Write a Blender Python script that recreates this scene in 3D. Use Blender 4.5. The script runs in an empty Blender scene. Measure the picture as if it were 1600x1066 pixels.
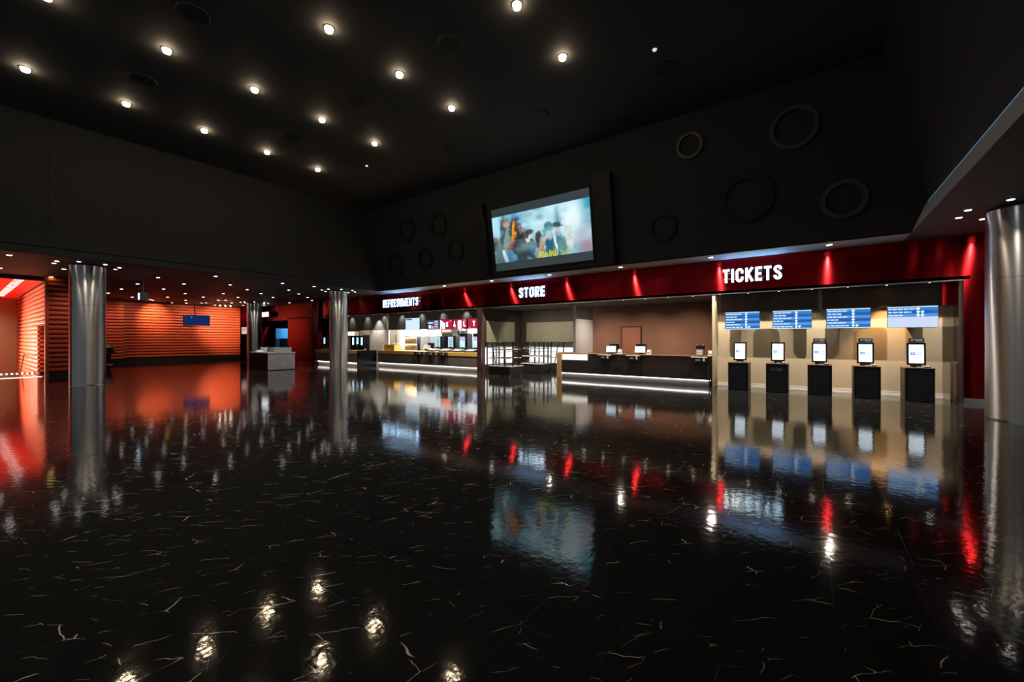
import bpy, math, random
import numpy as np
random.seed(7)
PI = math.pi
S = bpy.context.scene
C = S.collection

# ------------------------------------------------------------------ camera, world, exposure
YAW = math.atan2(468, 642)
cam_d = bpy.data.cameras.new('camera')
cam = bpy.data.objects.new('camera', cam_d); C.objects.link(cam)
cam.location = (0, 0, 1.5); cam.rotation_euler = (PI/2, 0, YAW)
cam_d.sensor_width = 36.0; cam_d.lens = 36.0*642/1600; cam_d.shift_y = -3/1600
cam_d.clip_start = 0.05; cam_d.clip_end = 200
S.camera = cam
W = bpy.data.worlds.new('world'); S.world = W; W.use_nodes = True
W.node_tree.nodes['Background'].inputs[0].default_value = (0.55, 0.58, 0.62, 1)
W.node_tree.nodes['Background'].inputs[1].default_value = 0.30
S.view_settings.view_transform = 'Standard'; S.view_settings.look = 'None'
S.view_settings.gamma = 1.0; S.view_settings.use_curve_mapping = False
S.view_settings.exposure = 0.0
S.cycles.max_bounces = 6; S.cycles.diffuse_bounces = 3; S.cycles.glossy_bounces = 4
S.cycles.transmission_bounces = 3; S.cycles.sample_clamp_indirect = 6.0
S.cycles.caustics_reflective = False; S.cycles.caustics_refractive = False

LP = []     # (light object list, for reference)
def lamp(kind, name, loc, energy, color=(1, 1, 1), target=None, parent=None, size=0.1, size_y=None, angle=80, blend=0.7):
    d = bpy.data.lights.new(name, kind); d.energy = energy; d.color = color
    if kind == 'AREA':
        d.size = size
        if size_y: d.shape = 'RECTANGLE'; d.size_y = size_y
    else:
        d.shadow_soft_size = size
    if kind == 'SPOT':
        d.spot_size = math.radians(angle); d.spot_blend = blend
    o = bpy.data.objects.new(name, d); C.objects.link(o)
    o.location = loc
    if target:
        from mathutils import Vector
        v = Vector(target)-Vector(loc)
        o.rotation_euler = v.to_track_quat('-Z', 'Y').to_euler()
    if parent:
        o.parent = parent; o.matrix_parent_inverse.identity()
        o.location = [loc[i]-parent.location[i] for i in range(3)]
    return o

WARM = (1.0, 0.80, 0.58); NEUT = (1.0, 0.92, 0.82); COOL = (0.86, 0.94, 1.0)

# ------------------------------------------------------------------ materials
M = {}
def nodes(name):
    m = bpy.data.materials.new(name); m.use_nodes = True
    nt = m.node_tree; b = nt.nodes['Principled BSDF']; M[name] = m
    return m, nt, b
def mat(name, col, rough=0.5, metal=0.0, spec=0.5, noise=0.0, scale=8.0, bump=0.0, stretch=(1, 1, 1), coat=0.0):
    m, nt, b = nodes(name)
    b.inputs['Base Color'].default_value = (*col, 1); b.inputs['Roughness'].default_value = rough
    b.inputs['Metallic'].default_value = metal; b.inputs['Specular IOR Level'].default_value = spec
    b.inputs['Coat Weight'].default_value = coat
    tc = nt.nodes.new('ShaderNodeTexCoord'); mp = nt.nodes.new('ShaderNodeMapping')
    mp.inputs['Scale'].default_value = stretch
    nz = nt.nodes.new('ShaderNodeTexNoise'); nz.inputs['Scale'].default_value = scale; nz.inputs['Detail'].default_value = 4
    nt.links.new(tc.outputs['Object'], mp.inputs['Vector']); nt.links.new(mp.outputs['Vector'], nz.inputs['Vector'])
    mx = nt.nodes.new('ShaderNodeMix'); mx.data_type = 'RGBA'
    k = max(noise, 0.02)
    mx.inputs[6].default_value = (*[c*(1-k) for c in col], 1); mx.inputs[7].default_value = (*[min(1, c*(1+k)) for c in col], 1)
    nt.links.new(nz.outputs['Fac'], mx.inputs[0]); nt.links.new(mx.outputs[2], b.inputs['Base Color'])
    if bump:
        bp = nt.nodes.new('ShaderNodeBump'); bp.inputs['Strength'].default_value = bump; bp.inputs['Distance'].default_value = 0.02
        nt.links.new(nz.outputs['Fac'], bp.inputs['Height']); nt.links.new(bp.outputs['Normal'], b.inputs['Normal'])
    return m
def emit(name, col, strength, base=None):
    m, nt, b = nodes(name)
    b.inputs['Base Color'].default_value = (*(base or col), 1); b.inputs['Roughness'].default_value = 0.4
    b.inputs['Emission Color'].default_value = (*col, 1); b.inputs['Emission Strength'].default_value = strength
    return m
def aniso(name, col, rough, an, rot, metal=1.0, axis='Z', noise=0.25, stretch=(60, 60, 0.4), rvar=0.0):
    m, nt, b = nodes(name)
    b.inputs['Metallic'].default_value = metal; b.inputs['Roughness'].default_value = rough
    b.inputs['Anisotropic'].default_value = an; b.inputs['Anisotropic Rotation'].default_value = rot
    t = nt.nodes.new('ShaderNodeCombineXYZ'); t.inputs[2].default_value = 1.0
    nt.links.new(t.outputs[0], b.inputs['Tangent'])
    tc = nt.nodes.new('ShaderNodeTexCoord'); mp = nt.nodes.new('ShaderNodeMapping'); mp.inputs['Scale'].default_value = stretch
    nz = nt.nodes.new('ShaderNodeTexNoise'); nz.inputs['Scale'].default_value = 1; nz.inputs['Detail'].default_value = 3
    nt.links.new(tc.outputs['Object'], mp.inputs[0]); nt.links.new(mp.outputs[0], nz.inputs[0])
    mx = nt.nodes.new('ShaderNodeMix'); mx.data_type = 'RGBA'
    mx.inputs[6].default_value = (*[c*(1-noise) for c in col], 1); mx.inputs[7].default_value = (*[min(1, c*(1+noise)) for c in col], 1)
    nt.links.new(nz.outputs[0], mx.inputs[0]); nt.links.new(mx.outputs[2], b.inputs['Base Color'])
    bp = nt.nodes.new('ShaderNodeBump'); bp.inputs['Strength'].default_value = rvar; bp.inputs['Distance'].default_value = 0.01
    nt.links.new(nz.outputs[0], bp.inputs['Height']); nt.links.new(bp.outputs[0], b.inputs['Normal'])
    return m

TILE = 0.445
def floor_mat():
    m, nt, b = nodes('black_marble_tile')
    N = nt.nodes.new; L = nt.links.new
    geo = N('ShaderNodeNewGeometry')
    # tile cell id
    off = N('ShaderNodeVectorMath'); off.operation = 'ADD'; off.inputs[1].default_value = (-0.545+50*TILE, 50*TILE, 0)
    L(geo.outputs['Position'], off.inputs[0])
    dv = N('ShaderNodeVectorMath'); dv.operation = 'SCALE'; dv.inputs['Scale'].default_value = 1/TILE; L(off.outputs[0], dv.inputs[0])
    fl = N('ShaderNodeVectorMath'); fl.operation = 'FLOOR'; L(dv.outputs[0], fl.inputs[0])
    fz = N('ShaderNodeVectorMath'); fz.operation = 'MULTIPLY'; fz.inputs[1].default_value = (1, 1, 0); L(fl.outputs[0], fz.inputs[0])
    wn = N('ShaderNodeTexWhiteNoise'); wn.noise_dimensions = '3D'; L(fz.outputs[0], wn.inputs['Vector'])
    sc = N('ShaderNodeVectorMath'); sc.operation = 'SCALE'; sc.inputs['Scale'].default_value = 40; L(wn.outputs['Color'], sc.inputs[0])
    ad = N('ShaderNodeVectorMath'); ad.operation = 'ADD'; L(geo.outputs['Position'], ad.inputs[0]); L(sc.outputs[0], ad.inputs[1])
    def veins(rot, stretch, w, thr, soft, msc):
        dz = N('ShaderNodeTexNoise'); dz.inputs['Scale'].default_value = 5.0; dz.inputs['Detail'].default_value = 3; L(ad.outputs[0], dz.inputs['Vector'])
        ds = N('ShaderNodeVectorMath'); ds.operation = 'SCALE'; ds.inputs['Scale'].default_value = 0.10; L(dz.outputs['Color'], ds.inputs[0])
        da = N('ShaderNodeVectorMath'); da.operation = 'ADD'; L(ad.outputs[0], da.inputs[0]); L(ds.outputs[0], da.inputs[1])
        r = N('ShaderNodeMapping'); r.inputs['Rotation'].default_value = (0, 0, rot); L(da.outputs[0], r.inputs[0])
        s = N('ShaderNodeVectorMath'); s.operation = 'MULTIPLY'; s.inputs[1].default_value = stretch; L(r.outputs[0], s.inputs[0])
        n1 = N('ShaderNodeTexVoronoi'); n1.feature = 'DISTANCE_TO_EDGE'; n1.voronoi_dimensions = '2D'; n1.inputs['Scale'].default_value = 1
        L(s.outputs[0], n1.inputs['Vector'])
        n2 = N('ShaderNodeTexNoise'); n2.inputs['Scale'].default_value = msc; n2.inputs['Detail'].default_value = 2; L(ad.outputs[0], n2.inputs['Vector'])
        m2 = N('ShaderNodeMapRange'); m2.inputs['From Min'].default_value = thr; m2.inputs['From Max'].default_value = thr+soft
        L(n2.outputs['Fac'], m2.inputs['Value'])
        mr = N('ShaderNodeMapRange'); mr.inputs['From Min'].default_value = w*.4; mr.inputs['From Max'].default_value = w; mr.inputs['To Min'].default_value = 1; mr.inputs['To Max'].default_value = 0
        L(n1.outputs['Distance'], mr.inputs['Value'])
        o = N('ShaderNodeMath'); o.operation = 'MULTIPLY'; L(mr.outputs[0], o.inputs[0]); L(m2.outputs[0], o.inputs[1])
        return o
    v1 = veins(-math.radians(44), (1.7, 7.0, 1), 0.0078, 0.54, 0.10, 5.0)
    v2 = veins(-math.radians(66), (2.0, 5.5, 1), 0.0058, 0.59, 0.08, 4.0)
    mxv = N('ShaderNodeMath'); mxv.operation = 'MAXIMUM'; L(v1.outputs[0], mxv.inputs[0]); L(v2.outputs[0], mxv.inputs[1])
    hue = N('ShaderNodeMix'); hue.data_type = 'RGBA'; hue.inputs[6].default_value = (0.85, 0.70, 0.50, 1); hue.inputs[7].default_value = (0.85, 0.85, 0.82, 1)
    L(wn.outputs['Value'], hue.inputs[0])
    cl = N('ShaderNodeMix'); cl.data_type = 'RGBA'; cl.inputs[6].default_value = (0.015, 0.0148, 0.0144, 1)
    L(mxv.outputs[0], cl.inputs[0]); L(hue.outputs[2], cl.inputs[7]); L(cl.outputs[2], b.inputs['Base Color'])
    b.inputs['Roughness'].default_value = 0.07; b.inputs['IOR'].default_value = 1.62
    nz = N('ShaderNodeTexNoise'); nz.inputs['Scale'].default_value = 16; nz.inputs['Detail'].default_value = 2; L(ad.outputs[0], nz.inputs['Vector'])
    bp = N('ShaderNodeBump'); bp.inputs['Strength'].default_value = 0.075; bp.inputs['Distance'].default_value = 0.01
    L(nz.outputs['Fac'], bp.inputs['Height'])
    # very small random tilt of every tile
    sb = N('ShaderNodeVectorMath'); sb.operation = 'SUBTRACT'; sb.inputs[1].default_value = (0.5, 0.5, 0.5); L(wn.outputs['Color'], sb.inputs[0])
    s2 = N('ShaderNodeVectorMath'); s2.operation = 'MULTIPLY'; s2.inputs[1].default_value = (0.004, 0.004, 0); L(sb.outputs[0], s2.inputs[0])
    an = N('ShaderNodeVectorMath'); an.operation = 'ADD'; L(bp.outputs[0], an.inputs[0]); L(s2.outputs[0], an.inputs[1])
    nn = N('ShaderNodeVectorMath'); nn.operation = 'NORMALIZE'; L(an.outputs[0], nn.inputs[0]); L(nn.outputs[0], b.inputs['Normal'])
    return m
floor_mat()
mat('black_paint', (0.026, 0.028, 0.032), 0.75, noise=0.15)
mat('black_ceiling', (0.050, 0.050, 0.050), 0.8, noise=0.15)
mat('dark_soffit', (0.06, 0.06, 0.066), 0.6, noise=0.1)
mat('grey_soffit', (0.50, 0.51, 0.52), 0.6, noise=0.08)
mat('grey_band', (0.55, 0.57, 0.60), 0.6)
mat('disc_black', (0.008, 0.008, 0.008), 0.6)
mat('ring_grey', (0.065, 0.062, 0.062), 0.45)
mat('ring_black', (0.012, 0.012, 0.012), 0.7)
aniso('red_metal', (0.30, 0.008, 0.011), 0.165, 1.0, 0.0, metal=1.0, noise=0.25, stretch=(5, 5, 0.1), rvar=0.04)
aniso('red_metal_dimmed', (0.11, 0.0015, 0.008), 0.22, 1.0, 0.0, metal=1.0, noise=0.3, stretch=(5, 5, 0.1), rvar=0.04)  # same red metal as the fascia, colour darkened for the dimmer light there
aniso('brushed_steel', (0.66, 0.65, 0.64), 0.34, 0.93, 0.0, metal=1.0, noise=0.22, stretch=(26, 26, 0.15), rvar=0.12)
mat('steel', (0.62, 0.62, 0.62), 0.25, 1.0, noise=0.1)
mat('bright_steel', (0.8, 0.8, 0.8), 0.18, 1.0)
mat('mauve_metal', (0.30, 0.25, 0.26), 0.28, 1.0, noise=0.1)
mat('orange_slat', (0.46, 0.065, 0.026), 0.55, noise=0.12, scale=3, stretch=(1, 1, 30))
mat('slat_back', (0.05, 0.012, 0.008), 0.8)
mat('skirting_black', (0.008, 0.008, 0.008), 0.5)
emit('red_luminous', (1.0, 0.012, 0.006), 0.62, (0.6, 0.02, 0.01))
mat('brown_wall', (0.26, 0.145, 0.10), 0.7, noise=0.12, scale=1.2)
mat('brown_corridor', (0.36, 0.23, 0.14), 0.7, noise=0.1)
mat('dark_brown', (0.060, 0.040, 0.032), 0.6, noise=0.1)
mat('door_brown', (0.29, 0.12, 0.075), 0.5, noise=0.08, stretch=(1, 1, 8))
mat('beige_wall', (0.60, 0.51, 0.38), 0.65, noise=0.07, scale=2)
mat('white_paint', (0.80, 0.79, 0.77), 0.5, noise=0.03)
mat('white_gloss', (0.86, 0.86, 0.86), 0.2)
mat('grey_header', (0.085, 0.088, 0.080), 0.6, noise=0.08)
mat('counter_grey', (0.17, 0.155, 0.15), 0.35, noise=0.12, scale=3)
mat('counter_dark', (0.030, 0.020, 0.017), 0.28, noise=0.15, scale=3)
mat('kick_grey', (0.34, 0.34, 0.35), 0.5)
mat('oak', (0.88, 0.54, 0.13), 0.35, noise=0.14, scale=3, stretch=(1, 14, 14))
mat('pale_oak', (0.52, 0.32, 0.15), 0.4, noise=0.15, scale=3, stretch=(14, 14, 1))
mat('walnut', (0.20, 0.115, 0.07), 0.35, noise=0.15, scale=3, stretch=(1, 14, 14))
mat('black_gloss', (0.008, 0.008, 0.009), 0.22)
mat('black_satin', (0.014, 0.014, 0.015), 0.42, noise=0.1)
mat('charcoal', (0.045, 0.045, 0.048), 0.4, noise=0.1)
mat('concrete', (0.36, 0.36, 0.37), 0.5, noise=0.30, scale=5, bump=0.05)
mat('mottled_panel', (0.30, 0.285, 0.20), 0.6, noise=0.45, scale=14)
mat('stone_white', (0.70, 0.68, 0.64), 0.7, noise=0.25, scale=7, bump=0.8, stretch=(1, 1, 5))
mat('stone_beige', (0.45, 0.37, 0.26), 0.75, noise=0.4, scale=8, bump=0.8, stretch=(1, 1, 3))
mat('black_drape', (0.03, 0.03, 0.035), 0.25, noise=0.3)
mat('glass_dark', (0.02, 0.025, 0.03), 0.06)
mat('blue_wall', (0.25, 0.5, 0.7), 0.6)
mat('grey_plastic', (0.30, 0.31, 0.32), 0.4)
mat('light_plastic', (0.68, 0.68, 0.67), 0.4)
mat('copper_warm', (0.75, 0.55, 0.40), 0.28, 1.0, noise=0.2)
emit('lens_warm', (1.0, 0.78, 0.50), 80)
emit('lens_cool', (1.0, 0.93, 0.86), 9)
emit('lens_yellow', (1.0, 0.78, 0.20), 12)
emit('lens_small', (1.0, 0.86, 0.66), 22)
emit('lens_orange', (1.0, 0.62, 0.25), 30)
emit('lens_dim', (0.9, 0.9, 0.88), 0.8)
emit('sign_white', (0.55, 0.82, 1.0), 3.4, (0.9, 0.9, 0.9))
emit('sign_top_glow', (0.24, 0.58, 1.0), 60.0, (0.3, 0.5, 0.9))
emit('blue_return', (0.06, 0.22, 0.60), 0.8, (0.1, 0.2, 0.4))
emit('lightbox_white', (0.86, 0.94, 1.0), 3.2)
emit('led_white', (1.0, 0.95, 0.88), 5)
emit('led_kick', (1.0, 0.90, 0.80), 3.2)
emit('led_blue', (0.10, 0.30, 0.50), 0.6)
emit('led_corridor', (1.0, 0.86, 0.78), 2.5)
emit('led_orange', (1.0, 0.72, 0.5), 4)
emit('panel_warm', (1.0, 0.93, 0.80), 1.25)
emit('panel_white', (1.0, 0.98, 0.95), 1.1)
emit('exit_lit', (0.45, 0.7, 1.0), 3)
emit('red_neon', (1.0, 0.16, 0.07), 5)
emit('cabinet_lit', (1.0, 0.55, 0.28), 0.55)

def pic_mat(name, strength):
    m, nt, b = nodes(name)
    a = nt.nodes.new('ShaderNodeVertexColor'); a.layer_name = 'print'
    b.inputs['Base Color'].default_value = (0.01, 0.01, 0.012, 1); b.inputs['Roughness'].default_value = 0.12
    nt.links.new(a.outputs['Color'], b.inputs['Emission Color']); b.inputs['Emission Strength'].default_value = strength
    return m
pic_mat('film_print', 1.15); pic_mat('board_print', 1.1); pic_mat('kiosk_print', 1.55); pic_mat('menu_print', 1.3); pic_mat('dim_print', 0.9)

# ------------------------------------------------------------------ mesh helpers
class MB:
    def __init__(s): s.v = []; s.f = []
    def add(s, vs, fs):
        n = len(s.v); s.v += [tuple(p) for p in vs]; s.f += [tuple(i+n for i in f) for f in fs]; return s
    def box(s, x0, x1, y0, y1, z0, z1):
        return s.add([(x0, y0, z0), (x1, y0, z0), (x1, y1, z0), (x0, y1, z0), (x0, y0, z1), (x1, y0, z1), (x1, y1, z1), (x0, y1, z1)],
                     [(3, 2, 1, 0), (4, 5, 6, 7), (0, 1, 5, 4), (1, 2, 6, 5), (2, 3, 7, 6), (3, 0, 4, 7)])
    def quad(s, a, b, c, d): return s.add([a, b, c, d], [(0, 1, 2, 3)])
    def cyl(s, cx, cy, z0, z1, r0, r1=None, n=24):
        r1 = r0 if r1 is None else r1
        vs = [(cx+r*math.cos(2*PI*i/n), cy+r*math.sin(2*PI*i/n), z) for z, r in ((z0, r0), (z1, r1)) for i in range(n)]
        fs = [(i, (i+1) % n, n+(i+1) % n, n+i) for i in range(n)]+[tuple(range(n))[::-1], tuple(range(n, 2*n))]
        return s.add(vs, fs)
    def shell(s, cx, cy, z0, z1, r, n=48):
        vs = [(cx+r*math.cos(2*PI*i/n), cy+r*math.sin(2*PI*i/n), z) for z in (z0, z1) for i in range(n)]
        return s.add(vs, [(i, (i+1) % n, n+(i+1) % n, n+i) for i in range(n)])
    def tube(s, p0, p1, r, n=8):
        a = np.array(p0, float); b = np.array(p1, float); d = b-a; d /= np.linalg.norm(d)
        u = np.cross(d, (0, 0, 1.0)) if abs(d[2]) < .9 else np.cross(d, (1.0, 0, 0)); u /= np.linalg.norm(u); w = np.cross(d, u)
        vs = [tuple(p+r*(math.cos(2*PI*i/n)*u+math.sin(2*PI*i/n)*w)) for p in (a, b) for i in range(n)]
        return s.add(vs, [(i, (i+1) % n, n+(i+1) % n, n+i) for i in range(n)]+[tuple(range(n))[::-1], tuple(range(n, 2*n))])
    def prism(s, poly, e0, e1, axis='x'):
        n = len(poly)
        def P(a, b, e): return {'x': (e, a, b), 'y': (a, e, b), 'z': (a, b, e)}[axis]
        vs = [P(a, b, e) for e in (e0, e1) for a, b in poly]
        return s.add(vs, [(i, (i+1) % n, n+(i+1) % n, n+i) for i in range(n)]+[tuple(range(n))[::-1], tuple(range(n, 2*n))])
    def annulus(s, r0, r1, d, n=40):   # ring standing in xz plane, thickness d in y
        vs = []
        for y in (0, d):
            for r in (r0, r1):
                vs += [(r*math.cos(2*PI*i/n), y, r*math.sin(2*PI*i/n)) for i in range(n)]
        fs = []
        for i in range(n):
            j = (i+1) % n
            fs += [(i, j, n+j, n+i), (2*n+i, 3*n+i, 3*n+j, 2*n+j), (n+i, n+j, 3*n+j, 3*n+i), (j, i, 2*n+i, 2*n+j)]
        return s.add(vs, fs)
    def mesh(s, name, m, smooth=False):
        me = bpy.data.meshes.new(name); me.from_pydata(s.v, [], s.f); me.validate(); me.update()
        me.materials.append(M[m] if isinstance(m, str) else m)
        if smooth:
            for p in me.polygons: p.use_smooth = True
        return me
    def obj(s, name, m, parent=None, loc=(0, 0, 0), bevel=0.0, smooth=False, recalc=True):
        me = s.mesh(name, m, smooth)
        if recalc:
            import bmesh
            bm = bmesh.new(); bm.from_mesh(me); bmesh.ops.recalc_face_normals(bm, faces=bm.faces); bm.to_mesh(me); bm.free()
        return link(name, me, parent, loc, bevel)
def link(name, me, parent=None, loc=(0, 0, 0), bevel=0.0):
    o = bpy.data.objects.new(name, me); C.objects.link(o); o.location = loc
    if parent: o.parent = parent
    if bevel:
        b = o.modifiers.new('bevel', 'BEVEL'); b.width = bevel; b.segments = 2; b.limit_method = 'ANGLE'
    return o
def tag(o, label, cat, group=None):
    o['label'] = label; o['category'] = cat
    if group: o['group'] = group
    return o
def thing(name, label, cat, loc=(0, 0, 0), rz=0, group=None):
    o = bpy.data.objects.new(name, None); C.objects.link(o); o.location = loc; o.rotation_euler = (0, 0, rz); o.empty_display_size = .2
    return tag(o, label, cat, group)
def struct(o): o['kind'] = 'structure'; return o
def copy_tree(o, parent=None):
    c = o.copy(); C.objects.link(c)
    if parent: c.parent = parent
    for ch in list(o.children):
        if ch.type != 'LIGHT': copy_tree(ch, c)
    return c
def box(name, m, x0, x1, y0, y1, z0, z1, parent=None, bevel=0.0):
    """a box whose origin is its base centre; world coordinates, or the parent's when it has one"""
    cx, cy = (x0+x1)/2, (y0+y1)/2
    return MB().box(x0-cx, x1-cx, y0-cy, y1-cy, 0, z1-z0).obj(name, m, parent, (cx, cy, z0), bevel)
def wall(name, mb, m): return struct(mb.obj(name, m))
def picture(name, w, h, nx, ny, fn, m, parent=None, loc=(0, 0, 0), rot=(0, 0, 0)):
    """flat print on a panel: xz plane facing -y, fn(u,v)->rgb with v up"""
    vs = [(-w/2+w*i/nx, 0, h*j/ny) for j in range(ny+1) for i in range(nx+1)]
    fs = [(j*(nx+1)+i, j*(nx+1)+i+1, (j+1)*(nx+1)+i+1, (j+1)*(nx+1)+i) for j in range(ny) for i in range(nx)]
    me = bpy.data.meshes.new(name); me.from_pydata(vs, [], fs); me.update()
    a = me.color_attributes.new('print', 'FLOAT_COLOR', 'CORNER')
    buf = []
    for j in range(ny):
        for i in range(nx):
            c = fn((i+.5)/nx, (j+.5)/ny); buf += [c[0], c[1], c[2], 1.0]*4
    a.data.foreach_set('color', buf)
    me.materials.append(M[m])
    o = link(name, me, parent, loc); o.rotation_euler = rot
    return o

# block letters: thick strokes in a unit box (x 0..w, y 0..1)
def arc(cx, cy, rx, ry, a0, a1, n=9):
    return [(cx+rx*math.cos(math.radians(a0+(a1-a0)*i/n)), cy+ry*math.sin(math.radians(a0+(a1-a0)*i/n))) for i in range(n+1)]
T = 0.170
h_ = T/2
def glyph(ch):
    w = {'I': T, 'T': .47, 'M': .66, 'L': .42, 'E': .44, 'F': .43}.get(ch, .52)
    x0, x1, y0, y1 = h_, w-h_, h_, 1-h_; mid = .5; r = .17
    if ch == 'T': s = [[(0, y1), (w, y1)], [(w/2, 0), (w/2, 1)]]
    elif ch == 'I': s = [[(w/2, 0), (w/2, 1)]]
    elif ch == 'L': s = [[(x0, 1), (x0, y0), (w, y0)]]
    elif ch == 'E': s = [[(w, y1), (x0, y1), (x0, y0), (w, y0)], [(x0, mid), (w*.9, mid)]]
    elif ch == 'F': s = [[(w, y1), (x0, y1), (x0, 0)], [(x0, mid), (w*.9, mid)]]
    elif ch == 'H': s = [[(x0, 0), (x0, 1)], [(x1, 0), (x1, 1)], [(x0, mid), (x1, mid)]]
    elif ch == 'N': s = [[(x0, 0), (x0, 1)], [(x1, 0), (x1, 1)], [(x0, .92), (x1, .08)]]
    elif ch == 'M': s = [[(x0, 0), (x0, 1)], [(x1, 0), (x1, 1)], [(x0, .9), (w/2, .15), (x1, .9)]]
    elif ch == 'A': s = [[(x0, 0), (w/2, 1), (x1, 0)], [(x0+.06, .28), (x1-.06, .28)]]
    elif ch == 'K': s = [[(x0, 0), (x0, 1)], [(x0, .42), (x1+.03, 1)], [(x0+.1, .55), (x1+.04, 0)]]
    elif ch == 'O': s = [arc(x1-r, y1-r, r, r, 0, 90)+arc(x0+r, y1-r, r, r, 90, 180)+arc(x0+r, y0+r, r, r, 180, 270)+arc(x1-r, y0+r, r, r, 270, 360)+[(x1, y1-r)]]
    elif ch == 'C': s = [[(x1, .62)]+arc(x1-r, y1-r, r, r, 0, 90)+arc(x0+r, y1-r, r, r, 90, 180)+arc(x0+r, y0+r, r, r, 180, 270)+arc(x1-r, y0+r, r, r, 270, 360)+[(x1, .38)]]
    elif ch == 'R': s = [[(x0, 0), (x0, y1), (x1-r, y1)]+arc(x1-r, y1-r, r, r, 90, 0, 5)+arc(x1-r, mid+r-.02, r, r, 0, -90, 5)+[(x0, mid-.02)], [(x0+.14, mid), (x1+.02, 0)]]
    elif ch == 'S':
        s = [[(x1, .70)]+arc(x1-r, y1-r, r, r, 0, 90, 5)+arc(x0+r, y1-r, r, r, 90, 190, 6)+[(x0+.06, .60), (x1-.06, .41)]+arc(x1-r, y0+r, r, r, 0, -90, 5)+arc(x0+r, y0+r, r, r, -90, -180, 5)+[(x0, .31)]]
    return w, s
def stroke_mb(mb, pts, t, y0, y1, sx, sz, ox, oz):
    P = []
    for p in pts:
        if not P or math.hypot(p[0]-P[-1][0], p[1]-P[-1][1]) > 1e-4: P.append(p)
    n = len(P); Lf = []; Rt = []
    for i in range(n):
        def nd(a, b):
            d = (b[0]-a[0], b[1]-a[1]); l = math.hypot(*d); return (-d[1]/l, d[0]/l)
        ns = []
        if i > 0: ns.append(nd(P[i-1], P[i]))
        if i < n-1: ns.append(nd(P[i], P[i+1]))
        if len(ns) == 2:
            mx, mz = ns[0][0]+ns[1][0], ns[0][1]+ns[1][1]; l = math.hypot(mx, mz) or 1; mx /= l; mz /= l
            k = min(1/max(.45, mx*ns[0][0]+mz*ns[0][1]), 2.2)
        else: mx, mz = ns[0]; k = 1
        Lf.append((P[i][0]+mx*t/2*k, P[i][1]+mz*t/2*k)); Rt.append((P[i][0]-mx*t/2*k, P[i][1]-mz*t/2*k))
    for i in range(n-1):
        q = [Lf[i], Lf[i+1], Rt[i+1], Rt[i]]
        vs = [(ox+a*sx, y, oz+b*sz) for y in (y0, y1) for a, b in q]
        mb.add(vs, [(0, 1, 2, 3), (7, 6, 5, 4), (0, 4, 5, 1), (1, 5, 6, 2), (2, 6, 7, 3), (3, 7, 4, 0)])
def lettering(text, width, height, depth, m, parent, loc, name='letter', gap=.13, halo=None):
    tot = sum(glyph(c)[0] for c in text)+gap*(len(text)-1)
    sx = width/tot; x = loc[0]
    for c in text:
        w, ss = glyph(c); mb = MB()
        for k, s in enumerate(ss): stroke_mb(mb, s, T, -depth-.0004*k, 0, sx, height, 0, 0)
        o = mb.obj(name, m, parent, (x, loc[1], loc[2]))
        if halo:
            o.data.materials.append(M[halo]); o.data.materials.append(M['blue_return'])
            for p in o.data.polygons:
                if p.normal.y > -.9: p.material_index = 1 if p.normal.z > .6 else 2  # letter tops glow extra strongly to light the soffit above
        x += (w+gap)*sx

# ================================================================== SETTING
ZL = 3.95           # low ceiling
ZH = 7.9            # hall ceiling
YF = 14.1           # shop front plane
# ---- floor: near tiles one by one, the rest as one slab
X0 = 0.545
near = []
Fv = (-math.sin(YAW), math.cos(YAW)); Rv = (math.cos(YAW), math.sin(YAW))
cells = set()
cand = []
for i in range(-24, 22):
    for j in range(0, 24):
        cx, cy = X0+(i+.5)*TILE, (j+.5)*TILE
        t = cx*Fv[0]+cy*Fv[1]; l = cx*Rv[0]+cy*Rv[1]
        if t > 1.5 and abs(l/t) < 800/642+.12: cand.append((t, i, j))
cand.sort(); cand = cand[:300]; cells = {(i, j) for _, i, j in cand}
fmb = MB()
iL, iR, jB, jT = -92, 21, -19, 40
for j in range(jB, jT):
    i = iL
    while i < iR:
        if (i, j) in cells: i += 1; continue
        k = i
        while k < iR and (k, j) not in cells: k += 1
        x0, x1, y0, y1 = X0+i*TILE, X0+k*TILE, j*TILE, (j+1)*TILE
        if x0 < -27.85:      # stair well in the corridor
            if y0 < 2.25 and y1 > -2.1:
                x0 = -27.85
                if x1 <= x0: i = k; continue
        fmb.quad((x0, y0, 0), (x1, y0, 0), (x1, y1, 0), (x0, y1, 0)); i = k
floor = fmb.obj('floor', 'black_marble_tile'); struct(floor)
xs = [c[1] for c in cand]; ys = [c[2] for c in cand]
bed = MB().box(X0+min(xs)*TILE, X0+(max(xs)+1)*TILE, min(ys)*TILE, (max(ys)+1)*TILE, -.03, -.012).obj('screed_bed', 'skirting_black', floor)
g = .0005; bv = .0006; a = TILE/2-g; c_ = a-bv
tmb = MB().add([(-a, -a, -.01), (a, -a, -.01), (a, a, -.01), (-a, a, -.01), (-a, -a, -bv*.3), (a, -a, -bv*.3), (a, a, -bv*.3), (-a, a, -bv*.3), (-c_, -c_, 0), (c_, -c_, 0), (c_, c_, 0), (-c_, c_, 0)],
               [(0, 1, 5, 4), (1, 2, 6, 5), (2, 3, 7, 6), (3, 0, 4, 7), (4, 5, 9, 8), (5, 6, 10, 9), (6, 7, 11, 10), (7, 4, 8, 11), (8, 9, 10, 11)])
tme = tmb.mesh('floor_tile', 'black_marble_tile')
for _, i, j in cand:
    link('floor_tile', tme, floor, (X0+(i+.5)*TILE, (j+.5)*TILE, 0))
wall('floor_lower_stair', MB().box(-36.4, -27.9, -2.1, 2.25, -1.7, -1.6), 'brown_corridor')
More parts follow.
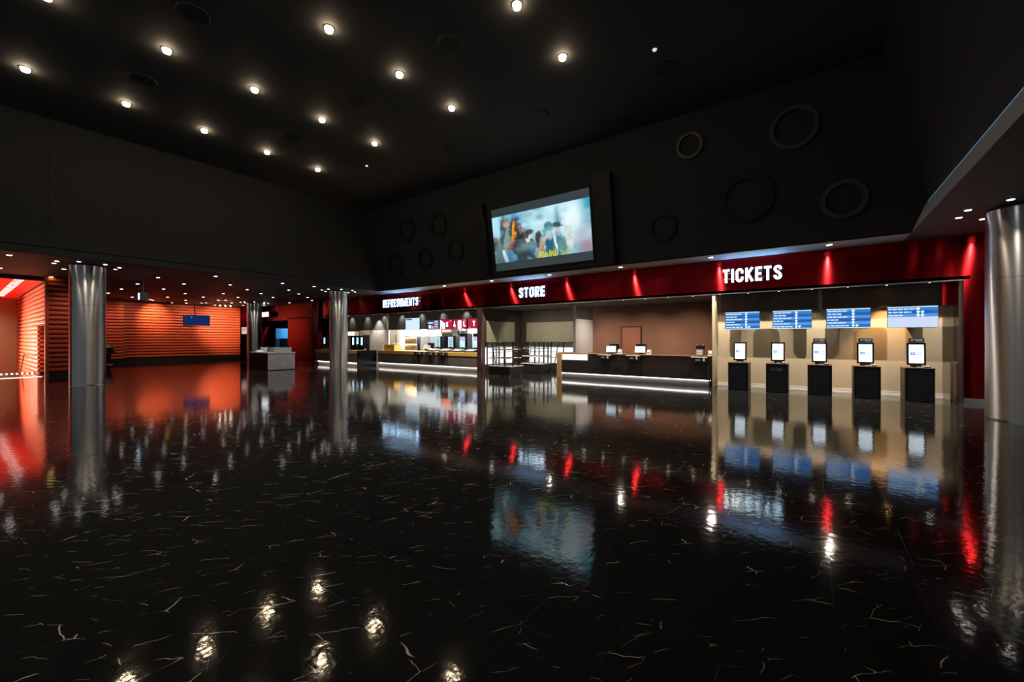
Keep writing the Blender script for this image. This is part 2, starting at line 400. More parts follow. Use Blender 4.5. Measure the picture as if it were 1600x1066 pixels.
# ---- ceilings
wall('ceiling', MB().box(-18.1, 2.3, -8, 12.6, ZH, ZH+.1), 'black_ceiling')
lc = MB().box(-35.2, -17.93, 2.25, 14.6, ZL, ZL+.1).box(-25.2, -17.93, -8, 2.25, ZL, ZL+.1)
wall('ceiling_foyer', lc, 'dark_soffit')
wall('ceiling_front_soffit', MB().box(-17.9, 1.85, 12.95, 14.3, ZL, ZL+.1), 'grey_soffit')
wall('ceiling_side', MB().box(1.858, 9.6, -8, 14.3, ZL-.006, ZL+.02), 'dark_soffit')
wall('ceiling_shop', MB().box(-30, 3.0, 14.1, 17.5, 2.91, 2.99), 'grey_header')
wall('ceiling_corridor', MB().box(-36.4, -24.6, -2.1, 2.25, 3.80, 3.86), 'red_luminous')
wall('trim_1', MB().box(-24.75, -24.55, -2.1, 2.25, 3.80, ZL), 'dark_soffit')
# ---- upper walls of the hall
def leanY(z): return 12.95-.154*(z-ZL)
wall('wall_front_upper', MB().add([(-17.95, leanY(ZL), ZL), (2.1, leanY(ZL), ZL), (2.1, leanY(ZH), ZH), (-17.95, leanY(ZH), ZH), (-17.95, 13.1, ZL), (2.1, 13.1, ZL), (2.1, 13.1, ZH), (-17.95, 13.1, ZH)],
     [(0, 1, 2, 3), (5, 4, 7, 6), (0, 4, 5, 1), (2, 6, 7, 3), (1, 5, 6, 2), (4, 0, 3, 7)]), 'black_paint')
wl = wall('wall_left_upper', MB().box(-18.0, -17.9, -8, 12.95, ZL, ZH), 'black_paint')
for k in range(8):
    y1 = 11.3-k*2.4; MB().box(-17.9, -17.87, y1-2.392, y1, 4.18, ZH).obj('wall_panel', 'black_paint', wl)
wall('wall_right_band', MB().prism([(1.85, ZL), (2.05, 4.50), (2.13, 4.50), (2.13, ZL)], -8, 12.9, 'y'), 'grey_band')
wall('wall_right_upper', MB().prism([(2.09, 4.47), (1.28, ZH), (1.38, ZH+.05), (2.2, 4.47)], -8, 12.9, 'y'), 'black_paint')
tag(MB().box(-.018, .012, -20.5, 0, 0, .012).obj('cove_light_strip', 'led_blue', None, (2.065, 12.6, 4.50)), 'thin blue cove light line running along the ledge of the dark right wall', 'cove light')
wall('wall_right', MB().box(9.5, 9.6, 6, 14.2, 0, ZL), 'dark_brown')
wall('wall_left_rear', MB().box(-25.3, -25.2, -8, -2.1, 0, ZL), 'dark_brown')
# ---- corridor on the left
wall('wall_corridor_end', MB().box(-36.5, -36.4, -2.2, 2.3, -1.6, 3.85), 'brown_corridor')
wall('wall_corridor_side', MB().box(-36.4, -25.2, -2.2, -2.1, -1.6, 3.85), 'brown_corridor')
wall('wall_stair_riser', MB().box(-27.9, -27.85, -2.1, 2.25, -1.6, -.005), 'brown_corridor')
wc = wall('wall_corridor_slatted', MB().box(-36.4, -27.0, 2.32, 2.42, -1.6, 3.85).box(-27.0, -24.75, 2.32, 2.42, 2.06, 3.85).box(-24.75, -24.25, 2.32, 2.42, 0, 3.85)
          .box(-27.1, -24.6, 2.62, 2.67, 0, 2.2).box(-27.1, -27.0, 2.42, 2.62, 0, 2.2).box(-24.75, -24.65, 2.42, 2.62, 0, 2.2).box(-27.1, -24.6, 2.42, 2.62, 2.06, 2.12), 'slat_back')
PITCH = .187
def slat_prof(z, s=1):   # depth outwards, height
    return [(0, z+.012), (.050*s, z+.030), (.062*s, z+.085), (.050*s, z+.150), (0, z+.168)]
def slats_y(parent, yw, x0, x1, z0, z1, m='orange_slat'):     # wall facing -y
    z = z0
    while z < z1-.1:
        prof = [(-d, h) for d, h in slat_prof(0)]
        MB().prism(prof, x0-(x0+x1)/2, x1-(x0+x1)/2, 'x').obj('slat', m, parent, ((x0+x1)/2, yw, z)); z += PITCH
def slats_x(parent, xw, y0, y1, z0, z1, m='orange_slat'):     # wall facing +x
    z = z0
    while z < z1-.1:
        MB().prism(slat_prof(0), y0-(y0+y1)/2, y1-(y0+y1)/2, 'y').obj('slat', m, parent, (xw, (y0+y1)/2, z)); z += PITCH
slats_y(wc, 2.32, -36.4, -27.0, -1.45, 3.80)
slats_y(wc, 2.32, -27.0, -24.75, 2.09, 3.80)
slats_y(wc, 2.32, -24.75, -24.3, 0.02, 3.80)
slats_x(wc, -27.0, 2.33, 2.62, .02, 2.05)
slats_y(wc, 2.62, -27.0, -24.75, 0.1, 2.05)
wall('trim_2', MB().box(-24.30, -24.14, 2.22, 2.32, 0, ZL), 'orange_slat')
wb = wall('wall_block_slatted', MB().box(-24.35, -24.25, 2.4, 3.7, 0, ZL).box(-34.3, -24.25, 3.6, 3.7, 0, ZL), 'slat_back')
slats_x(wb, -24.25, 2.32, 3.7, .2, ZL)
struct(MB().box(-24.25, -24.2, 2.32, 3.7, 0, .17).obj('baseboard_block', 'skirting_black'))
wn_ = wall('wall_left_nook', MB().box(-34.3, -34.2, 3.7, 6.35, 0, ZL), 'slat_back'); slats_x(wn_, -34.2, 3.7, 6.35, .25, ZL)
struct(MB().box(-34.2, -34.15, 3.7, 6.35, 0, .22).obj('baseboard_nook', 'skirting_black'))
wo = wall('wall_left_orange', MB().box(-35.1, -35.0, 6.3, 13.02, 0, ZL), 'slat_back'); slats_x(wo, -35.0, 6.36, 13.02, .30, ZL)
struct(MB().box(-35.0, -34.94, 6.36, 13.02, 0, .27).obj('baseboard_left', 'skirting_black'))
# ---- red front wall, fascia
wall('wall_left_red', MB().box(-35.1, -35.0, 13.02, 14.4, 0, ZL), 'red_metal_dimmed')
wall('wall_front_red', MB().box(-35.1, -34.2, 14.2, 14.3, 0, ZL).box(-34.2, -30.05, 14.2, 14.3, 2.86, ZL).box(-30.05, -25.5, 14.2, 14.3, 0, ZL).box(-25.6, -25.5, 13.95, 14.3, 0, ZL), 'red_metal_dimmed')
fas = wall('wall_front_fascia', MB().box(-25.5, 2.9, YF, YF+.1, 2.91, ZL), 'red_metal')
wall('trim_3', MB().box(-25.5, 2.9, YF-.005, YF+.105, 2.885, 2.91), 'steel')
wall('wall_front_right', MB().box(2.9, 9.5, YF, YF+.1, .11, ZL), 'red_metal')
struct(MB().box(2.9, 9.5, YF-.01, YF+.1, 0, .11).obj('baseboard_right', 'steel'))
# vestibule behind the red doorway
wall('wall_vestibule_side', MB().box(-34.3, -34.2, 14.3, 15.24, 0, 2.9).box(-34.3, -34.2, 15.24, 16.2, 2.35, 2.9).box(-34.3, -34.2, 16.2, 17, 0, 2.9).box(-30.05, -29.95, 14.3, 17, 0, 2.95), 'red_metal')
wall('wall_vestibule_back', MB().box(-34.3, -29.95, 17, 17.1, 0, 2.9), 'red_metal')
wall('ceiling_vestibule', MB().box(-38, -29.9, 14.3, 17.1, 2.9, 2.95), 'dark_soffit')
wall('wall_blue_room', MB().box(-38.1, -38, 14.3, 17.1, 0, 2.9).box(-38, -34.3, 17.0, 17.1, 0, 2.9).box(-38, -34.3, 14.3, 14.4, 0, 2.9), 'blue_wall')
lamp('AREA', 'blue_room_light', (-36.3, 15.7, 2.85), 60, (0.30, 0.66, 1.0), (-36.3, 15.7, 0), size=1.5)
lamp('SPOT', 'vestibule_bulb', (-33.6, 14.9, 2.86), 60, (1, .8, .66), (-34.1, 15.0, 1.5), None, size=.03, angle=90, blend=.7)
t = thing('dark_cabinet', 'black upright cabinet in the blue lit room behind the doorway', 'cabinet', (-36.0, 16.55, 0))
MB().box(-.4, .4, -.35, .35, 0, 1.55).obj('body', 'black_satin', t, (0, 0, 0), .01); MB().box(-.36, .36, -.37, -.35, .05, 1.5).obj('door', 'black_gloss', t)
# ---- shop shell
wall('wall_kitchen_back', MB().box(-30, -12.2, 16.6, 16.7, 0, 2.95), 'white_paint')
wall('wall_bar_left', MB().box(-29.9, -29.8, 14.3, 16.6, 0, 2.92), 'dark_brown')
wall('wall_store_left', MB().box(-12.2, -12.0, 14.14, 17.3, 0, 2.92), 'dark_brown')
wall('wall_store_back', MB().box(-12.1, -8.05, 17.3, 17.4, 0, 2.95), 'dark_brown')
wall('wall_counter_back', MB().box(-8.05, -2.5, 17.3, 17.4, 0, 2.95), 'brown_wall')
wall('wall_store_divider', MB().box(-8.15, -8.05, 15.62, 17.3, 0, 2.36).box(-8.16, -8.04, 15.58, 15.64, 0, 2.91), 'white_paint')
wall('wall_ticket_divider', MB().box(-2.52, -2.44, 14.12, 17.3, 0, 2.91), 'beige_wall')
wk = wall('wall_ticket', MB().box(-2.44, 2.9, 14.66, 14.76, 0, 2.95), 'beige_wall')
struct(MB().box(-2.44, 2.8, 14.63, 14.66, 0, .045).box(-2.44, 2.8, 14.645, 14.66, .045, .12).obj('baseboard_ticket', 'white_paint'))
wall('wall_ticket_side', MB().box(2.84, 2.9, 14.2, 14.66, 0, 2.91), 'mauve_metal')
wall('trim_4', MB().box(-2.36, .15, 14.60, 14.66, 2.345, 2.91), 'dark_brown')
wall('trim_5', MB().box(.24, 2.62, 14.60, 14.66, 2.345, 2.91), 'dark_brown')
wall('trim_6', MB().box(2.64, 2.84, 14.62, 14.66, 2.345, 2.91), 'red_metal')
wall('trim_7', MB().box(-25.4, -19.24, 14.5, 14.56, 2.01, 2.91), 'grey_header')
wall('trim_8', MB().box(-19.10, -12.2, 14.5, 14.56, 2.01, 2.91), 'grey_header')
wall('trim_9', MB().box(-19.24, -19.10, 14.48, 14.56, 0.0, 2.91), 'white_paint')
wall('trim_10', MB().box(-12.22, -11.98, 14.08, 14.16, 0, 2.9), 'mauve_metal')
wall('trim_11', MB().box(-19.66, -19.56, 14.0, 14.5, 0, .88), 'white_paint')
wall('wall_stone_white', MB().box(-20.75, -19.25, 14.42, 14.48, 0, 2.0), 'stone_white')
wall('wall_stone_beige', MB().box(-24.6, -20.6, 16.3, 16.55, 0, 2.3), 'stone_beige')
dr = MB()
n = 60
for i in range(n):      # rippled black curtain wall of the bar
    x0 = -29+3.6*i/n; x1 = -29+3.6*(i+1)/n
    y0 = 16.25+.05*math.sin(i*1.1)+.02*math.sin(i*2.7); y1 = 16.25+.05*math.sin((i+1)*1.1)+.02*math.sin((i+1)*2.7)
    dr.quad((x0, y0, .02), (x1, y1, .02), (x1, y1, 2.88), (x0, y0, 2.88))
wall('wall_bar_curtain', MB().add([(x-.78, y-.12, z) for x, y, z in dr.v], dr.f), 'black_drape')
d1 = struct(box('door_1', 'door_brown', -6.66, -5.86, 17.25, 17.3, 0, 2.0))
for x0, x1, z0, z1 in ((-6.72, -6.66, 0, 2.06), (-5.86, -5.80, 0, 2.06), (-6.66, -5.86, 2.0, 2.06)):
    MB().box(x0+6.26, x1+6.26, -.04, .02, z0, z1).obj('door_frame', 'dark_brown', d1)

# ================================================================== CEILING FIXTURES
def make_downlight(name, r, lens, trim='black_satin', drop=.02):
    """recessed lamp: trim ring under the ceiling, lens just inside it (origin at the ceiling)"""
    n = 20; mb = MB(); vs = []
    for rr, z in ((r*1.32, 0), (r*1.30, -.012), (r*1.02, -.016), (r*1.02, 0)):
        vs += [(rr*math.cos(2*PI*i/n), rr*math.sin(2*PI*i/n), z) for i in range(n)]
    mb.add(vs, [(k*n+i, k*n+(i+1) % n, (k+1)*n+(i+1) % n, (k+1)*n+i) for k in range(3) for i in range(n)])
    o = mb.obj(name, trim)
    MB().cyl(0, 0, -drop, -.002, r*.8, r, n=n).obj('lens', lens, o)
    return o
NTH = ['nearest', 'second', 'third', 'fourth']
hall = {-4.55: 'right-hand', -8.02: 'second', -11.5: 'third', -15.0: 'left-hand'}
proto = make_downlight('hall_downlight', .085, 'lens_warm', 'black_satin', .075)
first = True
rows = {8.18: 'row next to the front wall', 6.40: 'second row from the front wall', 4.61: 'third row from there', 2.84: 'fourth row from there', 1.07: 'nearest row to the camera'}
cols = {-4.55: 'rightmost file', -8.02: 'second file from right', -11.50: 'third file from right', -15.0: 'leftmost file'}
for x, cn in cols.items():
    for y, rn in rows.items():
        o = proto if first else copy_tree(proto); first = False
        o.location = (x, y, ZH)
        tag(o, 'warm hall ceiling lamp: %s, %s' % (cn, rn), 'downlight', 'warm downlights of the hall ceiling')
        lamp('SPOT', 'hall_bulb', (x, y, ZH-.10), 190, (1, .90, .78), (x, y, 0), o, size=.08, angle=92, blend=1)
dp = None
dl = [(-9.8, 2.83, 'above the second lamp from the left edge'), (-6.29, 6.39, 'largest in view, between the two rightmost files of lamps'), (-13.3, 2.81, 'between two left lamps, dim and narrow'), (-9.81, 6.4, 'in the middle of four warm lamps'),
      (-6.28, 9.96, 'right of the lamps above the screen'), (-13.29, 6.4, 'small, between the two leftmost lamp files'), (-9.79, 9.97, 'just left above the screen'), (-13.28, 9.95, 'smallest, nearest the left front corner'), (-2.81, 9.97, 'rightmost, below the small white dot')]
for x, y, t in dl:
    if dp is None:
        dp = MB().cyl(0, 0, -.03, 0, .26, .28, n=32).obj('ceiling_speaker', 'disc_black'); MB().cyl(0, 0, -.036, -.03, .2, .2, n=32).obj('grille', 'ring_black', dp); o = dp
    else: o = copy_tree(dp)
    o.location = (x, y, ZH); tag(o, 'round black ceiling speaker, '+t, 'speaker', 'black discs in the hall ceiling')
for (x, y), t in (((-2.8, 9.19), 'right of the lamps'), ((-13.26, 9.09), 'at the left near the last lamp')):
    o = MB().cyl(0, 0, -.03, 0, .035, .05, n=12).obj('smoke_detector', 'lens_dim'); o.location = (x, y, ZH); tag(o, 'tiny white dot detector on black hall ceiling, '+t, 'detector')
# soffit downlights over the shop front (spacing 2.8 m)
proto = make_downlight('soffit_downlight', .075, 'lens_cool')
names = ['above the ticket kiosks', 'just left above TICKETS', 'above the counter, left of TICKETS', 'right above STORE', 'left above STORE', 'right of REFRESHMENTS']
for k in range(6):
    o = proto if k == 0 else copy_tree(proto)
    o.location = (.37-2.8*k, 13.42, ZL); tag(o, 'small oval downlight in the shopfront soffit, '+names[k], 'downlight', 'soffit downlights above the red fascia')
    lamp('SPOT', 'soffit_bulb', (.37-2.8*k, 13.42, ZL-.05), 560, (1.0, .85, .66), (.37-2.8*k, 13.60, 0), o, size=.022, angle=150, blend=.9)
o = copy_tree(proto); o.location = (3.17, 13.42, ZL); tag(o, 'small downlight in the side ceiling behind the right edge column', 'downlight', 'soffit downlights above the red fascia')
lamp('SPOT', 'soffit_bulb', (3.17, 13.42, ZL-.05), 420, (1.0, .85, .68), (3.1, 13.60, 0), o, size=.022, angle=150, blend=.9)
# small downlights in the fascia underside, spacing .78 m
proto = make_downlight('shopfront_spot', .028, 'lens_small', 'steel', .02); po = make_downlight('shopfront_spot', .036, 'lens_orange', 'steel', .02)
used = False
fl_e = {0: (16, (1, .85, .66)), 1: (200, (1.0, .58, .22)), 2: (16, (1.0, .80, .74)), 3: (22, (1, .90, .55)), 4: (22, (1, .90, .52)), 5: (26, (1, .86, .60)), 6: (30, (1, .86, .60))}
for k in range(0, 36):
    x = 2.35-.78*k
    if -12.4 < x < -7.9 or x < -24.9: continue
    if k == 1: o = po
    else:
        o = proto if not used else copy_tree(proto); used = True
    o.location = (x, 14.25, 2.91)
    if k == 1: lab = 'bright orange spot under the red fascia above the fourth kiosk'
    elif k < 7: lab = 'pinpoint spot under the red fascia above the ticket kiosks'
    elif x > -8: lab = 'pinpoint spot under the red fascia above the ticket counter'
    else: lab = 'pinpoint spot under the red fascia above the refreshments counter'
    tag(o, lab, 'spotlight', 'spots under the fascia')
    if k in fl_e:
        e, col = fl_e[k]; lamp('SPOT', 'fascia_bulb', (x, 14.25, 2.87), e, col, (x, 14.36, 0), o, size=.02, angle=70, blend=.6)
    elif x > -8 and k % 2 == 0:
        lamp('SPOT', 'fascia_bulb', (x, 14.25, 2.87), 330, (1, .68, .48), (x, 17.3, .9), o, size=.03, angle=62, blend=1)
    elif x < -12 and k % 2 == 0:
        lamp('SPOT', 'fascia_bulb', (x, 14.25, 2.87), 20, (1, .95, .88), (x, 14.62, 2.35), o, size=.01, angle=90, blend=1)
# foyer low-ceiling downlights
FO = [(-18.81, 1.04), (-22.51, 1.04), (-21.02, 2.37), (-20.9, 4.89), (-24.05, 4.92), (-27.12, 4.96), (-30.14, 4.99), (-31.84, 6.28), (-34.6, 6.28), (-28.76, 6.26), (-33.0, 7.34), (-33.4, 7.56),
      (-18.71, 6.12), (-22.44, 6.14), (-25.46, 6.17), (-27.09, 7.47), (-31.74, 8.77), (-34.7, 8.85), (-28.51, 8.71), (-33.28, 10.07), (-32.86, 10.2), (-25.45, 8.67), (-30.09, 9.98), (-29.70, 10.25),
      (-34.49, 11.24), (-21.11, 7.46), (-22.47, 8.67), (-27.0, 9.94), (-31.63, 11.27), (-33.17, 12.54), (-18.7, 8.61), (-21.01, 9.97), (-22.34, 11.13), (-23.8, 12.37), (-25.44, 13.5), (-28.34, 13.49),
      (-25.44, 11.18), (-23.81, 9.86), (-18.65, 10.0), (-33.6, 13.4), (-32.0, 13.45)]
proto = make_downlight('foyer_downlight', .065, 'lens_cool', 'charcoal')
for k, (x, y) in enumerate(FO):
    o = proto if k == 0 else copy_tree(proto)
    o.location = (x, y, ZL)
    lab = 'small white downlight in low dark foyer ceiling, away from the columns' if k > 2 else ['long narrow downlight at the upper left, in foyer ceiling edge', 'narrow downlight cut by the left picture edge', 'bright starlike downlight just left of the leftmost column top'][k]
    tag(o, lab, 'downlight', 'white downlights of the foyer ceiling')
for x, y in ((-18.7, 8.61), (-18.65, 10.0), (-22.47, 8.67), (-21.01, 9.97)): lamp('SPOT', 'foyer_bulb', (x, y, ZL-.05), 130, (1, .93, .88), (x*.3-21.3*.7, 9.5, .5), None, size=.05, angle=80, blend=.8)
yl = make_downlight('foyer_downlight', .07, 'lens_yellow', 'charcoal')
for k, ((x, y), t) in enumerate((((-24.12, 2.38), 'above the dark slatted block edge'), ((-30.18, 7.49), 'between white ones over the foyer'), ((-34.2, 9.5), 'close to the orange wall, left of the hanging screen'))):
    o = yl if k == 0 else copy_tree(yl)
    o.location = (x, y, ZL); tag(o, 'yellow glowing downlight in foyer ceiling, '+t, 'downlight', 'yellow downlights of the foyer ceiling')
# ---- columns with a ring of eight lamps
cl = [((-19.37, 2.72), 'tall brushed steel round column at the left edge of the hall', (1, .86, .70)), ((-19.35, 11.65), 'brushed steel round column in front of the refreshments bar', (1, .88, .74)),
      ((3.11, 11.65), 'large brushed steel round column cut off at the right edge', (1, .84, .68)), ((-30.2, 12.1), 'slim far brushed steel column behind the concrete desk', (1, .88, .74))]
ringp = make_downlight('column_downlight', .055, 'lens_cool', 'charcoal')
fr = True
where = ['around the leftmost column', 'around the column by the refreshments bar', 'around the right edge column', 'around the far column behind the desk']
for ci, ((cx, cy), lab, colr) in enumerate(cl):
    c = thing('steel_column', lab, 'column', (cx, cy, 0), 0, 'steel columns')
    MB().shell(0, 0, .03, 2.62, .43, 64).obj('lower_sheet', 'brushed_steel', c, smooth=True)
    MB().shell(0, 0, 2.626, ZL-.06, .43, 64).obj('upper_sheet', 'brushed_steel', c, smooth=True)
    MB().shell(0, 0, 2.60, 2.64, .4285, 64).obj('seam_band', 'charcoal', c, smooth=True)
    MB().cyl(0, 0, 0, .03, .432, n=64).obj('base_ring', 'steel', c)
    MB().cyl(0, 0, ZL-.06, ZL, .41, n=64).obj('shadow_gap_collar', 'black_satin', c)
    for k in range(8):
        a = 2*PI*(k+.5)/8; x, y = cx+.78*math.cos(a), cy+.78*math.sin(a)
        o = ringp if fr else copy_tree(ringp); fr = False
        o.location = (x, y, ZL); tag(o, 'small downlight in the ring '+where[ci], 'downlight', 'column downlights '+where[ci])
        lamp('SPOT', 'column_bulb', (x, y, ZL-.04), 46, colr, (cx+.60*math.cos(a), cy+.60*math.sin(a), 1.5), o, size=.03, angle=70, blend=.8)

# ---- track spots on the orange wall
tr = thing('track_spotlights', 'short ceiling track with bright spots aimed at the orange wall', 'track light', (-31.4, 10.6, ZL-.30))
MB().box(-.03, .03, -.9, .9, .12, .16).obj('track', 'steel', tr)
for y in (-.8, .8): MB().tube((0, y, .16), (0, y, .30), .012).obj('hanger', 'steel', tr)
for k in range(3):
    h = MB().tube((.05, -.1+.3*k, .05), (-.09, -.1+.3*k, .0), .05, 12).obj('spot_head', 'black_satin', tr)
    MB().tube((.055, -.1+.3*k, .052), (.05, -.1+.3*k, .05), .04, 12).obj('lens', 'lens_small', h)
lamp('SPOT', 'track_bulb', (-31.5, 11.2, 3.6), 1900, (1, .60, .28), (-35, 11.9, 2.5), tr, size=.05, angle=60, blend=.9)
lamp('SPOT', 'unseen_wash', (-33.6, 7.9, 3.9), 520, (1, .60, .25), (-35, 8.0, 3.0), None, size=.05, angle=70, blend=1)
lamp('SPOT', 'unseen_wash', (-33.2, 10.0, 3.88), 300, (1, .58, .34), (-35, 10.0, 1.2), None, size=.05, angle=140, blend=1)  # unseen wash added to brighten the middle of the orange wall
lamp('SPOT', 'unseen_wash', (-22.4, 3.2, 3.9), 110, (1, .62, .42), (-24.25, 3.0, 1.6), None, size=.05, angle=80, blend=1)  # unseen wash on the slatted block, no fixture modelled
lamp('SPOT', 'unseen_wash', (-32.3, 4.6, 3.88), 170, (1, .64, .44), (-34.2, 5.2, 1.6), None, size=.05, angle=110, blend=1)  # unseen wash added to lift the dark nook slats
lamp('SPOT', 'unseen_wash', (-33.2, 6.8, 3.88), 120, (1, .60, .40), (-35, 7.0, 1.2), None, size=.05, angle=130, blend=1)  # unseen wash added to brighten the left end of the orange wall
# ---- corridor lighting
lamp('SPOT', 'corridor_fill', (-33.0, -2.0, 1.2), 6000, (1, .74, .50), (-31.2, 2.3, .0), None, size=.1, angle=105, blend=.9)  # added fill spot brightening the lower corridor slats
lamp('SPOT', 'corridor_fill', (-26.5, -1.2, 3.7), 1500, (1, .62, .36), (-27.0, 2.3, 1.8), None, size=.1, angle=110, blend=1)  # added fill spot for the near end of the slatted corridor wall
proto = None
for k in range(17):
    x = -24.95-.62*k
    mbx = MB().box(-.07, .07, -.13, .13, -.006, 0)
    if proto is None: proto = mbx.obj('slot_light', 'led_corridor'); o = proto
    else: o = proto.copy(); C.objects.link(o)
    o.location = (x, 1.62, 3.80); tag(o, 'short white bar light in the row across the red corridor ceiling', 'ceiling light', 'bar lights of the red corridor ceiling')
lamp('SPOT', 'corridor_fill', (-34.0, -.5, 3.7), 420, (1, .80, .55), (-36.4, .6, .6), None, size=.1, angle=90, blend=1)  # added fill spot brightening the brown end wall
lamp('SPOT', 'recess_fill', (-25.9, 2.47, 2.03), 60, (1, .7, .5), (-25.9, 2.55, 0), None, size=.03, angle=150, blend=1)  # added fill spot brightening the inside of the doorway recess
nl = thing('stair_nosing_light', 'dotted orange light strip on the floor edge under the brown wall', 'floor light', (-27.8, .1, 0))
MB().box(-.05, .05, -2.15, 2.15, 0, .03).obj('nosing', 'steel', nl)
for k in range(30): MB().box(.05, .056, -2.1+.143*k, -2.04+.143*k, .005, .028).obj('light_dot', 'led_orange', nl)
o = box('threshold_strip', 'led_orange', -24.83, -24.79, -2.1, 2.2, 0, .012); tag(o, 'thin metal threshold with an added glow across the corridor entrance', 'floor light')  # metal threshold, its lit look put in as emission
hr = thing('handrail', 'dark handrail with bracket starting down the corridor stairs by the bright slats', 'handrail', (-28.6, 2.0, 0))
MB().tube((0, 0, .80), (-2.0, 0, -.35), .022).obj('rail', 'black_satin', hr)
MB().tube((0, 0, .80), (.35, 0, .80), .022).obj('rail_end', 'black_satin', hr)
for x, z in ((-.05, .78), (-1.4, .0)): MB().tube((x, 0, z), (x, .26, z-.06), .014).obj('bracket', 'steel', hr)

# ================================================================== FRONT UPPER WALL: SCREEN, RINGS
LEAN = math.atan(.154)
def on_lean(x, z, out=0.0): return (x, leanY(z)-out*math.cos(LEAN), z-out*math.sin(LEAN))
def blob(u, v, cx, cy, rx, ry): return math.exp(-(((u-cx)/rx)**2+((v-cy)/ry)**2))
def vnoise(x, y, sd=0):
    def hsh(i, j):
        n = math.sin(i*127.1+j*311.7+sd*74.7)*43758.5453; return n-math.floor(n)
    i, j = math.floor(x), math.floor(y); fx, fy = x-i, y-j; fx = fx*fx*(3-2*fx); fy = fy*fy*(3-2*fy)
    return (hsh(i, j)*(1-fx)+hsh(i+1, j)*fx)*(1-fy)+(hsh(i, j+1)*(1-fx)+hsh(i+1, j+1)*fx)*fy
def fbm(x, y, sd=0): return .5*vnoise(x, y, sd)+.3*vnoise(2*x, 2*y, sd+1)+.2*vnoise(4*x, 4*y, sd+2)
# crowd: (cx, cy, rx, ry, tilt, colour)
FIG = [(.02, .40, .035, .16, 0, (.03, .04, .05)), (.02, .52, .020, .05, 0, (.20, .15, .13)), (.10, .28, .09, .30, .2, (.10, .17, .17)), (.12, .62, .035, .36, .05, (.05, .07, .09)), (.175, .48, .055, .30, .25, (.20, .30, .27)), (.165, .83, .045, .09, 0, (.26, .17, .14)), (.165, .80, .030, .05, 0, (.45, .33, .30)),
       (.26, .62, .070, .24, 0, (.025, .035, .045)), (.262, .90, .042, .09, 0, (.02, .12, .38)), (.26, .82, .030, .06, 0, (.10, .06, .05)), (.235, .70, .013, .13, .15, (.80, .28, .01)), (.248, .56, .022, .06, 0, (.85, .33, .01)), (.225, .47, .016, .07, -.3, (.75, .25, .01)), (.31, .62, .014, .10, -.2, (.42, .12, .05)), (.345, .55, .022, .05, 0, (.30, .18, .15)),
       (.20, .28, .040, .13, .2, (.38, .06, .035)), (.30, .22, .10, .34, .1, (.02, .028, .03)), (.19, .10, .055, .15, -.3, (.06, .24, .40)), (.125, .10, .022, .16, -.25, (.62, .74, .80)), (.225, .08, .03, .06, 0, (.10, .35, .50)),
       (.41, .20, .11, .20, -.5, (.018, .03, .035)), (.455, .13, .045, .12, -.6, (.02, .13, .26)), (.395, .46, .034, .11, .1, (.62, .66, .66)), (.375, .50, .020, .09, .1, (.05, .05, .06)), (.405, .56, .040, .05, .1, (.05, .04, .045)), (.425, .36, .022, .055, 0, (.04, .15, .20)), (.418, .41, .010, .012, 0, (.10, .03, .03)), (.37, .42, .010, .03, 0, (.55, .50, .48)),
       (.50, .40, .035, .13, 0, (.03, .025, .03)), (.515, .28, .012, .14, .1, (.50, .30, .22)), (.535, .20, .014, .10, 0, (.42, .22, .16)), (.48, .10, .035, .10, 0, (.35, .36, .30)), (.50, .06, .02, .06, .3, (.70, .70, .28)),
       (.575, .38, .030, .20, 0, (.08, .10, .12)), (.565, .36, .018, .08, .2, (.55, .42, .35)), (.66, .20, .095, .24, 0, (.025, .16, .23)), (.60, .20, .035, .22, .1, (.02, .10, .16)), (.61, .46, .036, .12, 0, (.30, .46, .50)), (.605, .60, .045, .085, 0, (.05, .18, .23)), (.60, .535, .058, .018, .1, (.03, .12, .16)),
       (.685, .48, .032, .12, 0, (.42, .40, .40)), (.69, .45, .012, .025, 0, (.12, .10, .10)), (.685, .61, .040, .050, 0, (.02, .06, .09)), (.685, .575, .058, .018, -.1, (.012, .04, .06)), (.665, .26, .012, .16, -.15, (.70, .76, .80)), (.70, .24, .022, .18, -.2, (.05, .22, .30)), (.735, .16, .05, .16, 0, (.10, .24, .26)),
       (.775, .50, .022, .06, 0, (.55, .50, .42)), (.80, .30, .035, .22, 0, (.55, .64, .55)), (.805, .46, .014, .08, .3, (.62, .60, .50))]
